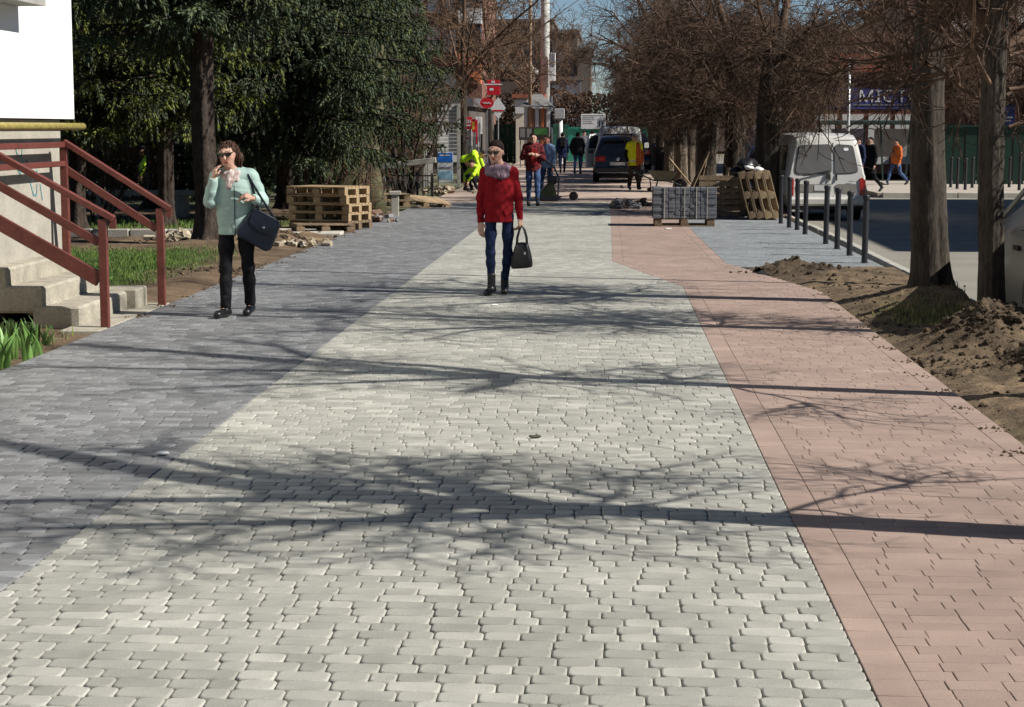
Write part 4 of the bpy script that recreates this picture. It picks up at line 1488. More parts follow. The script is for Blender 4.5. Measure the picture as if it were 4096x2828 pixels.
# --- further people
WALK = dict(knl=(-.09, -.12, .48), anl=(-.09, -.18, .10), tol=(-.1, -.33, .07), knr=(.09, .02, .47), anr=(.09, .22, .13), tor=(.09, .1, .04))
WALK2 = dict(knr=(.09, -.12, .48), anr=(.09, -.18, .10), tor=(.1, -.33, .07), knl=(-.09, .02, .47), anl=(-.09, .22, .13), tol=(-.09, .1, .04))
STRIDE = dict(pel=(0, 0, .86), knl=(-.09, -.22, .48), anl=(-.08, -.33, .10), tol=(-.08, -.48, .06), knr=(.09, .10, .45), anr=(.09, .40, .18), tor=(.09, .33, .05))
def at_px(u, v): g = G(u, v); return (g.x, g.y, 0)
far = dict(h=.010)
p = at_px(533, 207.0)
person('man in a dark red checked shirt with both hands before his chest', p, .1,
       dict(WALK2, ell=(-.24, -.02, 1.10), wrl=(-.10, -.22, 1.17), elr=(.23, -.03, 1.08), wrr=(.12, -.22, 1.15), hfl=(1, -.2, .2), hnl=(.1, .6, -.6), hfr=(-1, -.2, .3), hnr=(-.1, .6, -.6), curll=.9, curlr=.9),
       dict(top=m_plaid, bot=m_jeans2, hem=.80, hipw=.17, arm=.062, wtop=.145, shoe=m_boot, cuff=.93), **far)
mb = MB(); mb.box((p[0] + .03, p[1] - .135, 1.12), (.13, .02, .36), bev=.008)
o = mb.build('shirt_front', m_plaid_r, bpy.data.objects['person.002']); o.matrix_parent_inverse = bpy.data.objects['person.002'].matrix_basis.inverted()
person('youth in a light blue top walking behind the man in the checked shirt', at_px(547, 199.5), -.6, dict(WALK, wrl=(.0, -.25, 1.1), hfl=(1, -.5, .1)),
       dict(top=m_ltblue, bot=m_jeans2, hem=.8, hair=m_hair_b, skin=(1, .75, .72)), h=.012, sc=.96)
person('man in a navy jacket with a backpack walking away past the white post', at_px(562.5, 173.5), pi + .05, dict(STRIDE), dict(top=m_navycloth, bot=m_navycloth, hem=.62, hipw=.18, wtop=.15), h=.013, sc=.97)
bpk = thing('backpack', 'dark backpack worn by the man in the navy jacket', 'backpack', (at_px(562.5, 173.5)[0], at_px(562.5, 173.5)[1] - .17, 1.2))
mb = MB(); mb.box((0, 0, 0), (.28, .14, .42), bev=.05); mb.build('pack', m_blackcloth, bpk)
mb = MB(); mb.box((0, -.08, -.07), (.20, .05, .2), bev=.02); mb.build('pocket', m_blackcloth, bpk)
person('man in a bulky black jacket and jeans walking away beside the open car door', at_px(577.5, 174.5), pi - .1, dict(WALK, ell=(-.27, .0, 1.08), elr=(.27, 0, 1.08)), dict(top=m_blackcloth, bot=m_jeans2, hem=.74, hipw=.2, arm=.07, wtop=.165), h=.013, sc=.97)
person('person in a dark coat with a reddish scarf walking ahead of the black jacket', at_px(584, 168.5), pi + .2, dict(WALK2), dict(top=m_greycloth, bot=m_blackcloth, hem=.7, hairstyle='cap'), h=.014)
person('person in dark clothes beyond the open car door', at_px(592, 165), pi, dict(WALK2), dict(top=m_blackcloth, bot=m_blackcloth, hem=.7, hair=m_hair_b), h=.014)
# worker in the yellow and orange vest
p = at_px(634, 190.3)
person('road worker in a yellow and orange vest and brown trousers walking toward the wheelbarrow', p, .25, dict(WALK2, elr=(.25, .05, 1.05), wrr=(.24, -.04, .82), ell=(-.25, .05, 1.06)),
       dict(top=m_hivis_y, bot=m_brown, hem=.72, hipw=.20, wtop=.15, arm=.06, sleeve=False, hairstyle='cap', shoe=m_boot, leg=1.12, legr=.06, topname='vest', cap=m_greycloth), h=.011, sc=.97)
wk = bpy.data.objects['person.008']
for zs in (.84, 1.02):
    S = SDF((-.4, -.3, zs - .1), (.4, .3, zs + .15), .010)
    S.cone((0, 0, .70), (0, 0, 1.0), .206, .193, .01, (1, .74, 1)).cone((0, 0, 1.0), (0, 0, 1.25), .193, .188, .01, (1, .74, 1))
    S.plane((0, 0, zs), (0, 0, -1)); S.plane((0, 0, zs + .05), (0, 0, 1)); S.mesh('reflective_strip', m_strip, wk)
S = SDF((-.4, -.3, .7), (.4, .3, 1.5), .012)
S.cone((.06, 0, .80), (.06, 0, 1.24), .225, .185, .05, (.7, .78, 1))
S.plane((.01, 0, 0), (-1, 0, 0)); S.plane((0, 0, .74), (0, 0, -1)); S.mesh('orange_panel', m_orange, wk)
for q, e, w, a in (('l', (-.25, .05, 1.06), (-.22, -.05, .86), (-.165, .01, 1.335)), ('r', (.25, .05, 1.05), (.24, -.04, .84), (.165, .01, 1.335))):
    S = SDF((-.4, -.3, .7), (.4, .3, 1.5), .012)
    S.chain([a, e, w], [.056, .052, .042], .02); S.mesh('sleeve', m_orange if q == 'r' else m_blackcloth, wk)
# two workers bent over the paving on the left
p = at_px(471.5, 190.5)
person('worker in a lime vest bending over the edge of the paving', p, 1.25,
       dict(pel=(0, .25, .82), chest=(0, -.10, 1.02), neck=(0, -.26, 1.08), head=(0, -.37, 1.10), nod=.7, shl=(-.17, -.2, 1.03), shr=(.17, -.2, 1.03), ell=(-.2, -.32, .76), elr=(.2, -.3, .76), wrl=(-.12, -.42, .52), wrr=(.12, -.42, .52),
            hil=(-.09, .25, .8), hir=(.09, .25, .8), knl=(-.11, .02, .46), knr=(.11, .1, .45), anl=(-.1, .15, .08), anr=(.1, .25, .08), tol=(-.1, 0, .03), tor=(.1, .1, .03)),
       dict(top=m_hivis, bot=m_blackcloth, hem=.70, hipw=.14, dep=.8, hairstyle='cap', arm=.055), h=.011, sc=.92)
p = at_px(477.5, 191.5)
person('worker in a lime vest crouching in front of the bending worker', p, -.9,
       dict(pel=(0, .1, .36), chest=(0, -.08, .62), neck=(0, -.15, .78), head=(0, -.22, .86), nod=.5, shl=(-.17, -.12, .72), shr=(.17, -.12, .72), ell=(-.22, -.3, .52), elr=(.22, -.3, .52), wrl=(-.1, -.42, .34), wrr=(.1, -.42, .34),
            hil=(-.09, .08, .34), hir=(.09, .08, .34), knl=(-.14, -.3, .46), knr=(.14, -.28, .44), anl=(-.12, -.12, .08), anr=(.12, -.1, .08), tol=(-.13, -.26, .03), tor=(.13, -.24, .03)),
       dict(top=m_hivis, bot=m_blackcloth, hem=.30, hipw=.135, dep=.8, hairstyle='short', arm=.055), h=.011, sc=.9)
p = G(157, 200)
person('worker in a lime vest stooping far behind the spruce trunks', (p.x, p.y, -.05), -1.2,
       dict(pel=(0, .2, .85), chest=(0, -.1, 1.1), neck=(0, -.22, 1.2), head=(0, -.32, 1.24), nod=.6, shl=(-.17, -.16, 1.14), shr=(.17, -.16, 1.14), ell=(-.2, -.3, .9), elr=(.2, -.3, .9), wrl=(-.12, -.4, .66), wrr=(.12, -.4, .66), hil=(-.09, .2, .82), hir=(.09, .2, .82)),
       dict(top=m_hivis, bot=m_greycloth, hem=.78, hipw=.16, dep=.95, hairstyle='cap', arm=.06), h=.013)
# people on the far pavement, right
person('pedestrian in a long black coat walking right of the white van', at_px(869.5, 192.5), -.9, dict(STRIDE), dict(top=m_blackcloth, bot=m_blackcloth, hem=.55, hipw=.19, arm=.066), h=.012, sc=.92)
person('pedestrian in dark clothes half hidden by the white van', at_px(857.5, 193.5), -.9, dict(WALK), dict(top=m_navycloth, bot=m_blackcloth, hem=.72, hair=m_hair, hipw=.18), h=.013, sc=.92)
person('man in a bright orange jacket and jeans striding away by the green fence', at_px(896, 185.5), -1.1, dict(STRIDE), dict(top=m_orange, bot=m_jeans2, hem=.76, hipw=.19, arm=.068, wtop=.15), h=.012, sc=.86)
# ------------------------------------------------------------------ the white entrance building on the left, its steps and railings
m_white = M('white_render', (0.82, 0.82, 0.80), rough=.8, var=.02, scale=2, bump=.08, bscale=80)
m_step = M('step_concrete', (0.36, 0.33, 0.265), rough=.95, var=.16, scale=5, scale2=45, bump=.4, bscale=90)
m_railred = M('red_brown_paint', (0.135, 0.038, 0.029), rough=.45, var=.15, scale=7, scale2=40, bump=.1, bscale=60, spec=.4)
m_pipe = M('yellow_pipe_paint', (0.37, 0.30, 0.08), rough=.5, var=.2, scale=9, scale2=30, bump=.2)
m_canopy = M('canopy_concrete', (0.33, 0.32, 0.29), rough=.9, var=.15, scale=5, bump=.3)
m_teal = M('teal_spray', (0.10, 0.28, 0.30), rough=.7, var=.2)
bld = thing('entrance_building', 'white building at the left edge with an overhanging upper storey', 'building', (-5.41, 18.6, 0))
def child(mb, name, mat, parent, **k):
    o = mb.build(name, mat)
    o.parent = parent
    o.matrix_parent_inverse = parent.matrix_basis.inverted()
    return setp(o, **k)
mb = MB(); mb.box((-9.5, 12.8, 4.42), (8.18, 11.6, 5.16)); child(mb, 'upper_wall', m_white, bld)
mb = MB(); mb.box((-9.55, 14.28, .85), (8.0, 8.58, 1.96)); child(mb, 'lower_wall', m_conc_wall, bld)
mb = MB(); mb.box((-5.27, 12.9, 2.985), (.27, 7.9, .27)); child(mb, 'canopy', m_canopy, bld)
mb = MB(); mb.smooth = True; mb.cyl((-5.36, 7, 1.765), (-5.36, 18.72, 1.765), .036, n=14)
pp = child(mb, 'gas_pipe', m_pipe, bld)
for y in (16.95, 18.35):
    mb = MB(); mb.smooth = True; mb.cyl((-5.36, y - .02, 1.765), (-5.36, y + .02, 1.765), .043, n=14)
    o = mb.build('pipe_joint', M('joint_paint', (.62, .55, .3), var=.2), pp)
    o.matrix_parent_inverse = bld.matrix_basis.inverted()
gr = []
def stroke(pts):
    mb = MB()
    q = [W(u, v, 5.545 / ((610 - u) / 1850)) for u, v in pts]
    q = [Vector((-5.546, p.y, p.z)) for p in q]
    for a, b in zip(q[:-1], q[1:]): mb.bar(a, b, .016, .003, up=(1, 0, 0))
    child(mb, 'graffiti_stroke', m_teal, bld)
for s in ([(11, 148), (13, 156), (17, 156), (18, 147)], [(13, 160), (12, 168), (15, 174), (18, 166)], [(17, 158), (21, 170), (22, 160), (25, 172)], [(24, 166), (25, 176)],
          [(26, 168), (30, 176), (32, 170), (34, 178)], [(25, 182), (28, 195), (31, 195), (32, 184)], [(35, 184), (37, 200)]):
    stroke(s)

st = thing('concrete_steps', 'worn concrete steps leading up to the white building', 'steps', (-4.7, 17.2, 0))
rs = random.Random(3)
for i, (xr, zt) in enumerate(((-4.70, .172), (-5.03, .345), (-5.36, .51))):
    mb = MB(); mb.box((xr - .22, 17.17, zt - .12), (.44, 1.95 - .02 * i, .24), bev=.022); child(mb, 'step', m_step, st)
mb = MB(); mb.box((-5.95, 16.6, .45), (.78, 3.4, .28), bev=.02); child(mb, 'landing', m_step, st)
mb = MB()
mb.prism([(-4.78, 16.34, -.1), (-4.78, 16.34, .06), (-5.6, 16.34, .45), (-6.3, 16.34, .45), (-6.3, 16.34, .25), (-5.5, 16.34, .2)], (0, 0, 0), (0, 1.6, 0))
o = child(mb, 'stringer', m_step, st); fix_normals(o.data)
mb = MB(); mb.box((-4.78, 17.98, .08), (.36, .42, .22), bev=.015); child(mb, 'cheek_block', m_step, st)
mb = MB(); mb.box((-4.60, 17.1, -.07), (.36, 2.6, .14), bev=.01); child(mb, 'apron', m_step, st)

def railing(label, y, top0, slope, x1, bottom, post3):
    t = thing('railing', label, 'railing', (-4.45, y, 0), 0, 'red handrails of the steps')
    x0 = -4.45
    mb = MB(); mb.box((x0, y, top0 / 2 - .06), (.075, .06, top0 + .06), bev=.006); child(mb, 'post', m_railred, t)
    e = .10
    mb = MB(); mb.bar((x0 + e, y, top0 + .005 - e * slope * .6), (x1, y, top0 + (x0 - x1) * slope), .075, .055, bev=.006)
    mb.bar((x0 + e - .012, y, top0 - .03), (x0 + e - .012, y, top0 - .115), .06, .028)
    child(mb, 'handrail', m_railred, t)
    mb = MB(); mb.bar((x0 - .038, y, top0 - .235), (x1, y, top0 - .235 + (x0 - x1 - .038) * slope), .035, .075, bev=.005); child(mb, 'mid_rail', m_railred, t)
    if bottom:
        mb = MB(); mb.bar((x0 - .038, y, .42), (x1, y, .42 + (x0 - x1 - .038) * slope), .04, .13, bev=.005); child(mb, 'bottom_rail', m_railred, t)
    if post3:
        mb = MB(); mb.box((x1, y, 1.04), (.075, .06, 1.16), bev=.006); child(mb, 'post', m_railred, t)
        for z in (1.585, 1.40):
            mb = MB(); mb.box((x1, y - 2.2, z), (.05, 4.4, .055), bev=.005); child(mb, 'level_rail', m_railred, t)
railing('near red-brown railing with a thick lower bar, by the front of the steps', 16.08, .985, .565, -6.3, True, False)
railing('far red-brown railing whose bars turn level along the wall', 18.17, .99, .66, -5.40, False, True)

# iris leaves and low bush in the bed in front of the steps
def leaf_plant(label, x, y, n, h, w, spread, mat, seed, name='iris_plant', cat='plant'):
    rg = random.Random(seed)
    t = thing(name, label, cat, (x, y, -.05))
    for k in range(n):
        mb = MB()
        a = rg.uniform(0, 6.28); L = h * rg.uniform(.6, 1.15); le = rg.uniform(.05, .5) * L
        bx, by = rg.gauss(0, spread), rg.gauss(0, spread)
        p = [Vector((bx + cos(a) * le * (q / 5) ** 2, by + sin(a) * le * (q / 5) ** 2, L * (q / 5) * (1 - .12 * (q / 5)))) for q in range(6)]
        sd = Vector((-sin(a), cos(a), 0)) if rg.random() < .3 else Vector((1, 0, 0))
        ws = [w * f for f in (.7, 1, .95, .8, .5, .05)]
        vs = []
        for q in range(6): vs += [p[q] - sd * ws[q] / 2, p[q] + Vector((0, -.003, 0)), p[q] + sd * ws[q] / 2]
        fs = []
        for q in range(5): fs += [(q * 3, q * 3 + 1, q * 3 + 4, q * 3 + 3), (q * 3 + 1, q * 3 + 2, q * 3 + 5, q * 3 + 4)]
        mb.smooth = True
        mb.add(vs, fs); mb.build('leaf', mat, t)
m_iris = M('iris_leaf', (0.16, 0.30, 0.075), rough=.45, var=.25, scale=8)
m_bushl = M('bush_leaf', (0.06, 0.11, 0.03), rough=.6, var=.35, scale=8)
for k, (u, v, n) in enumerate(((4, 366, 26), (17, 360, 24), (29, 354, 18), (-12, 372, 22))):
    g = G(u, v)
    leaf_plant(['iris clump at the very corner of the left edge', 'broad-leaved iris clump below the steps', 'small iris clump nearest the dark pavement', 'iris clump cut by the left edge of the view'][k], g.x - .12, g.y, n, .30, .034, .09, m_iris, k)
for k, (u, v, n) in enumerate(((20, 338, 70), (36, 343, 45))):
    g = G(u, v)
    leaf_plant(['dark low bush under the steps', 'small dark bush beside the lowest step'][k], g.x - .15, g.y + .2, n, .20, .03, .12, m_bushl, 20 + k, 'low_bush', 'bush')

# concrete border in the garden, each stone a part
bd = thing('garden_border', 'low concrete border stones behind the far railing', 'border', (-8, 29.8, 0))
for k in range(5):
    mb = MB(); mb.box((-9.35 + k * .62, 29.8 + .004 * (k % 2), .02), (.6, .14, .2), bev=.015); child(mb, 'border_stone', m_conc, bd)
sl = thing('concrete_slab', 'pale concrete slab in front of the pallet stack', 'slab', (-5.2, 31.0, 0))
mb = MB(); mb.box((-5.35, 31.1, -.02), (1.75, 1.5, .10), .06, bev=.015); child(mb, 'slab_top', M('pale_slab', (.5, .47, .4), var=.1, bump=.3), sl)

# ------------------------------------------------------------------ bollards
m_boll = M('graphite_paint', (0.016, 0.017, 0.021), rough=.5, var=.15, scale=10, spec=.45)
bl = ['nearest graphite bollard at the corner of the grey paving', 'second graphite bollard from the near corner', 'third graphite bollard from the near corner', 'fourth graphite bollard, last before the gap in the row',
      'fifth graphite bollard, first beyond the gap', 'sixth graphite bollard, in front of the van bumper', 'seventh graphite bollard, by the left tail lamp of the van', 'last graphite bollard, farthest along the kerb']
b0 = None
for i, (u, v) in enumerate(((864.4, 263), (849.4, 255.6), (837, 249), (825.6, 244), (805, 234.3), (797, 230), (789, 227.5), (780.7, 223.5))):
    g = G(u, v)
    if b0 is None:
        b0 = thing('bollard', bl[i], 'bollard', (g.x, g.y, 0), 0, 'graphite bollards along the kerb')
        mb = MB(); mb.smooth = False
        mb.lathe([(.040, -.05), (.040, .80), (.036, .803), (.036, .815), (.040, .818), (.040, .83)], 18); mb.build('post', m_boll, b0)
        mb = MB(); mb.lathe([(.046, .83), (.048, .835), (.048, .875), (.042, .885), (.02, .89)], 18); mb.build('cap', m_boll, b0)
        mb = MB(); mb.lathe([(.055, -.02), (.055, .004), (.042, .008)], 18); mb.build('foot_ring', m_boll, b0)
        o = b0
    else:
        o = copy_tree(b0); o['label'] = bl[i]
    o.location = (g.x, g.y, 0); o.rotation_euler = (random.uniform(-.006, .006), random.uniform(-.012, .012), i)
# small posts on the far pavement
fb = ['far bollard just right of the thick trunk', 'second far bollard right of the thick trunk', 'third far bollard right of the thick trunk', 'far bollard left of the slim trunk', 'far bollard right of the slim trunk', 'tallest far bollard beside the parked grey car']
for i, (u, v) in enumerate(((950.5, 188), (957, 189.5), (965, 190.5), (972, 188.5), (1009, 188), (1019, 191))):
    g = G(u, v); o = copy_tree(b0); o['label'] = fb[i]; o['group'] = 'bollards on the far pavement'; o.location = (g.x, g.y, .02); o.scale = (1.1, 1.1, 1.0 if i < 5 else 1.2)

# ------------------------------------------------------------------ pallets and pavers
m_pal = M('pallet_wood', (0.33, 0.24, 0.14), rough=.85, var=.22, scale=6, scale2=30, stretch=(1, 1, 1), bump=.2)
m_pal_d = M('dark_and_shaded_wood', (0.17, 0.12, 0.075), rough=.9, var=.3, scale=6, scale2=30, bump=.2)  # darker copy of the wood: dark planks, and pallets with shade put into colour
m_slate = M('slate_paver', (0.135, 0.14, 0.15), rough=.9, var=.12, scale=6, scale2=60, bump=.4, bscale=120)
m_paver_edge = M('paver_dust', (0.32, 0.31, 0.28), rough=.9, var=.2)
def make_pallet(label, loc, rot, group, mat=m_pal, L=1.2, Wd=.8):
    t = thing('pallet', label, 'pallet', loc, 0, group)
    t.rotation_euler = rot
    me = {}
    def part(name, c, d):
        key = (d, mat.name)
        if key not in make_pallet.cache:
            mb = MB(); mb.box((0, 0, 0), d, bev=.004); make_pallet.cache[key] = mb.mesh(name); make_pallet.cache[key].materials.append(mat)
        o = bpy.data.objects.new(name, make_pallet.cache[key]); COL.objects.link(o); o.parent = t; o.location = c
    for k in range(7): part('top_board', (0, -Wd / 2 + .05 + k * (Wd - .1) / 6, .133), (L, .095, .022))
    for x in (-L / 2 + .05, 0, L / 2 - .05): part('stringer_board', (x, 0, .111), (.1, Wd, .022))
    for x in (-L / 2 + .07, 0, L / 2 - .07):
        for y in (-Wd / 2 + .05, 0, Wd / 2 - .05): part('block', (x, y, .061), (.14, .1, .078))
    for y in (-Wd / 2 + .05, 0, Wd / 2 - .05): part('bottom_board', (0, y, .011), (L, .1, .022))
    return t
make_pallet.cache = {}
pn = ['bottom', 'second', 'third', 'fourth', 'top']
g = G(332, 231)
for i in range(5):
    make_pallet('%s pallet of the tall stack left of the dark paving' % ('lowest darkened' if i == 0 else pn[i] + ('most' if i == 4 else ' from below')), (g.x - .12 + random.uniform(-.03, .03), g.y + .55 + random.uniform(-.03, .03), .02 + i * .147), (0, 0, -.40 + random.uniform(-.03, .03)),
                'stack of wooden pallets beside the dark paving', m_pal_d if i == 0 else m_pal)
make_pallet('loose pallet lying in front of the tall stack', (g.x - .1, g.y - .35, .0), (0, .02, .35), 'stack of wooden pallets beside the dark paving', m_pal_d, 1.0, .5)
g = G(388, 209)
for i in range(2): make_pallet(['lower', 'upper'][i] + ' pallet of the low stack behind the grey post', (g.x - .25, g.y + .5, .03 + i * .147), (0, 0, .3 + i * .06), 'low stack of pallets behind the grey post')
g = G(418, 207.5)
make_pallet('pallet tilted on the ground at the edge of the dark paving', (g.x, g.y + .3, .05), (.16, .10, .5), 'low stack of pallets behind the grey post')
# cube of grey pavers on a pallet
g = G(684.5, 226.5)
pc = make_pallet('pallet under the cube of grey pavers', (g.x, g.y + .42, 0), (0, 0, 0), None, m_pal_d, 1.08, .8)
cu = thing('paver_cube', 'cube of new grey pavers stacked on a pallet on the pink paving', 'pavers', (g.x, g.y, .145))
cols = [0, 105, 180, 258, 320, 430, 490, 550, 620, 740]
rs = random.Random(8)
PB = {}
for j in range(9):
    x0, x1 = cols[j] / 740 * 1.14 - .57, cols[j + 1] / 740 * 1.14 - .57
    for k in range(9):
        key = j
        if key not in PB:
            mb = MB(); mb.box((0, 0, 0), (x1 - x0 - .008, .2, .0595), bev=.006); PB[key] = mb.mesh('paver'); PB[key].materials.append(m_slate)
        o = bpy.data.objects.new('paver', PB[key]); COL.objects.link(o); o.parent = cu
        o.location = ((x0 + x1) / 2, .11 + rs.uniform(-.008, .008), .03 + k * .0612)
for j in range(3):
    for k in range(9):
        o = bpy.data.objects.new('paver', PB[0]); COL.objects.link(o); o.parent = cu
        o.location = (-.49, .31 + j * .2, .03 + k * .0612)
for j in range(9):
    o = bpy.data.objects.new('paver', PB[j]); COL.objects.link(o); o.parent = cu
    o.location = ((cols[j] + cols[j + 1]) / 2 / 740 * 1.14 - .57, .31, .03 + 8 * .0612)
mb = MB(); mb.box((.08, .5, .27), (.96, .56, .53)); mb.build('inner_pavers', m_slate, cu)
for x in (-.36, .0, .21, .40):
    mb = MB(); mb.box((x, .0, .27), (.014, .006, .55)); mb.build('strap', M('pale_strap', (.45, .42, .34), rough=.6, var=.1), cu)
# pallets leaning against the stout linden
g = G(741, 220)
for i in range(4):
    make_pallet(['first', 'second', 'third', 'last'][i] + ' of the pallets leaning upright on the stout linden, counted from the left', (g.x + .04 + i * .155, g.y + .5, .46), (0, pi / 2 - .26, 0), 'pallets leaning on the linden', m_pal if i > 1 else m_pal_d, .92, 1.1)
make_pallet('pallet standing on edge beside the cube of pavers, its shade put into the colour', (g.x - .33, g.y + .75, .42), (pi / 2 - .1, 0, 0), 'pallets leaning on the linden', m_pal_d, .9, .8)  # the darker wood colour stands in for shade on this pallet
mbag = thing('refuse_bag', 'black and white plastic sacks lying on the leaning pallets', 'bag', (g.x + .12, g.y + .35, .93))
mb = MB(); mb.smooth = True
rock(mb, (0, 0, .1), .20, 3, .7, 9, 7); rock(mb, (.2, .1, .02), .14, 5, .7, 9, 7); rock(mb, (-.2, .05, -.02), .13, 6, .7, 9, 7)
mb.build('black_sack', m_leather, mbag)
mb = MB(); mb.smooth = True
rock(mb, (.22, -.1, .02), .10, 9, .6, 8, 6); rock(mb, (.02, -.16, .06), .10, 10, .45, 8, 6); mb.build('white_sack', M('white_plastic', (.75, .75, .72), rough=.5, var=.06), mbag)

# heap of broken pavers in front of the cube
def heap(label, u, v, n, spread, r, mats, seed, name='rubble_heap', hmax=.18):
    rg = random.Random(seed)
    g = G(u, v)
    t = thing(name, label, 'rubble', (g.x, g.y, 0))
    for k in range(n):
        mb = MB()
        q = rg.random() ** .7
        x, y = rg.gauss(0, spread) * q, rg.gauss(0, spread * .6) * q
        z = max(.02, hmax * (1 - abs(x) / (spread * 2)) * rg.random())
        if rg.random() < .45: mb.box((x, y, z), (rg.uniform(.1, .2), rg.uniform(.08, .13), rg.uniform(.05, .09)), Matrix.Rotation(rg.uniform(0, 3), 3, 'Z') @ Matrix.Rotation(rg.uniform(-.6, .6), 3, 'X'), .008)
        else: rock(mb, (x, y, z), r * rg.uniform(.5, 1.2), rg.random(), .8, 6, 4)
        mb.build('stone', rg.choice(mats), t)
    return t
m_st1 = M('stone_tan', (.33, .28, .2), var=.2, bump=.3); m_st2 = M('stone_brown', (.16, .1, .07), var=.3, bump=.3); m_st3 = M('stone_grey', (.2, .2, .2), var=.2, bump=.3)
heap('heap of broken stones and pavers left of the paver cube', 625, 208.5, 40, .30, .10, [m_st1, m_st2, m_st3, m_slate], 2)
heap('scattered stones right of the rubble heap', 645, 206, 14, .22, .06, [m_st1, m_st2], 4)
heap('stones and earth at the foot of the pallet stack', 375, 222, 34, .45, .08, [m_st1, m_st2, m_st3], 5)
heap('broken stones by the thick spruce trunk', 183, 240, 34, .38, .10, [M('pale_stone', (.5, .45, .34), var=.15, bump=.3), m_st1], 6, hmax=.12)
heap('stones strewn along the dark paving below the pallets', 300, 245, 26, .5, .07, [m_st1, m_st2, M('pale_stone', (.5, .45, .34))], 7, hmax=.06)
heap('lumps of earth near the weathered board', 440, 193, 26, .4, .10, [m_st2, m_st1], 8)
for i, (u, v, c, lb) in enumerate(((466, 206.5, (.5, .12, .12), 'small pink scrap lying on the dark paving'), (494.5, 305.8, (.75, .75, .7), 'white paper scrap on the pale paving in front of the woman in red'),
                                   (163, 455, (.7, .7, .7), 'flat white scrap at the edge between dark and pale paving'), (535, 438, (.07, .07, .05), 'dry leaf lying on the pale paving'),
                                   (668, 229, (.8, .8, .75), 'white scrap below the pallet of pavers'), (622, 188, (.1, .09, .09), 'dark lump lying on the path behind the rubble'), (649, 190.5, (.25, .12, .08), 'half brick lying near the worker'))):
    g = G(u, v); t = thing('litter', lb, 'litter', (g.x, g.y, .004))
    mb = MB(); s = .04 if i < 4 else .07
    if i < 5: mb.box((0, 0, .006), (s * 1.6, s, .012), .4, .004)
    else: rock(mb, (0, 0, .03), s, i, .7)
    mb.build('scrap', M('scrap_%d' % i, c, var=.1), t)
# grey concrete stub post with a plate
g = G(395, 216)
t = thing('concrete_post', 'short grey concrete post at the edge of the dark paving', 'post', (g.x, g.y, 0))
mb = MB(); mb.box((0, 0, .2), (.16, .14, .46), .1, .012); mb.build('shaft', m_conc, t)
mb = MB(); mb.box((0, 0, .46), (.24, .2, .08), .12, .012); mb.build('head_block', m_conc, t)

# weathered board on posts with an ornamental iron fence beneath
g = G(405, 203)
t = thing('fence', 'ornamental iron fence with a weathered board along its top', 'fence', (g.x, g.y, 0))
a, b = W(369, 168, g.y), W(436, 160, g.y)
mb = MB(); mb.bar(a - Vector((0, 0, 0)), b, .18, .13, bev=.01); child(mb, 'board', M('weathered_board', (.42, .39, .33), rough=.9, var=.2, scale=5, bump=.3), t)
m_iron = M('rusty_iron', (.05, .042, .036), rough=.8, var=.3)
for k in range(5):
    x = a.x + .1 + (b.x - a.x - .2) * k / 4
    mb = MB(); mb.box((x, g.y + .02, .32), (.06, .06, .75)); child(mb, 'post', m_iron, t)
for k in range(14):
    x = a.x + .05 + (b.x - a.x) * k / 13
    mb = MB(); mb.box((x, g.y, .34), (.018, .018, .62)); child(mb, 'bar', m_iron, t)
for k in range(5):
    x = a.x + .25 + (b.x - a.x - .5) * k / 4
    mb = MB(); mb.tube([(x + .13 * cos(q * pi / 8), g.y - .02, .40 + .13 * sin(q * pi / 8)) for q in range(17)], .012, 5); child(mb, 'ring', m_iron, t)
for z in (.08, .64):
    mb = MB(); mb.box(((a.x + b.x) / 2, g.y + .012, z), (b.x - a.x, .02, .03)); child(mb, 'cross_bar', m_iron, t)

# wheelbarrow
g = G(662, 191)
t = thing('wheelbarrow', 'builder\'s wheelbarrow with a grey-green tray behind the paver cube', 'wheelbarrow', (g.x, g.y, 0), 0)
m_tray = M('tray_steel', (.17, .17, .12), rough=.6, var=.25); m_frame = M('frame_steel', (.05, .09, .09), rough=.5, var=.2)
mb = MB()
vs = [(-.42, -.30, .58), (.42, -.30, .54), (.42, .30, .54), (-.42, .30, .58), (-.20, -.2, .30), (.24, -.2, .28), (.24, .2, .28), (-.20, .2, .30)]
mb.add(vs, [(0, 4, 5, 1), (1, 5, 6, 2), (2, 6, 7, 3), (3, 7, 4, 0), (4, 7, 6, 5)])
o = mb.build('tray', m_tray, t); so = o.modifiers.new('s', 'SOLIDIFY'); so.thickness = .015
mb = MB(); mb.lathe([(.05, -.04), (.13, -.045), (.17, -.03), (.17, .03), (.13, .045), (.05, .04)], 16, (.52, 0, .17), 'y'); mb.build('wheel', m_leather, t)
for s in (-1, 1):
    mb = MB(); mb.tube([(.52, s * .06, .17), (.2, s * .18, .27), (-.25, s * .24, .30), (-.85, s * .28, .58)], .018, 6); mb.build('handle', m_frame, t)
    mb = MB(); mb.tube([(-.12, s * .22, .30), (-.20, s * .24, .0), (-.30, s * .24, .0), (-.34, s * .25, .33)], .014, 6); mb.build('leg', m_frame, t)
# leaning planks and poles behind the cube
for i, (u0, v0, u1, v1, y, w, lb, mt) in enumerate(((692, 186, 669, 158, 47, .05, 'pale pole leaning to the left behind the paver cube', m_pal), (692, 187, 708, 152, 44.6, .13, 'dark plank leaning on the linden behind the paver cube', m_pal_d),
                                                (700, 187, 707, 155, 44.8, .06, 'narrow dark batten beside the leaning plank', m_pal_d), (719, 205, 729, 168, 36.9, .07, 'weathered batten leaning at the left of the upright pallets', m_pal))):
    a, b = W(u0, v0, y), W(u1, v1, y + .25)
    a.z = max(a.z, 0)
    t = thing('plank', lb, 'plank', a); mb = MB(); mb.bar((0, 0, 0), b - a, w, .03, bev=.004); mb.build('board', mt, t)
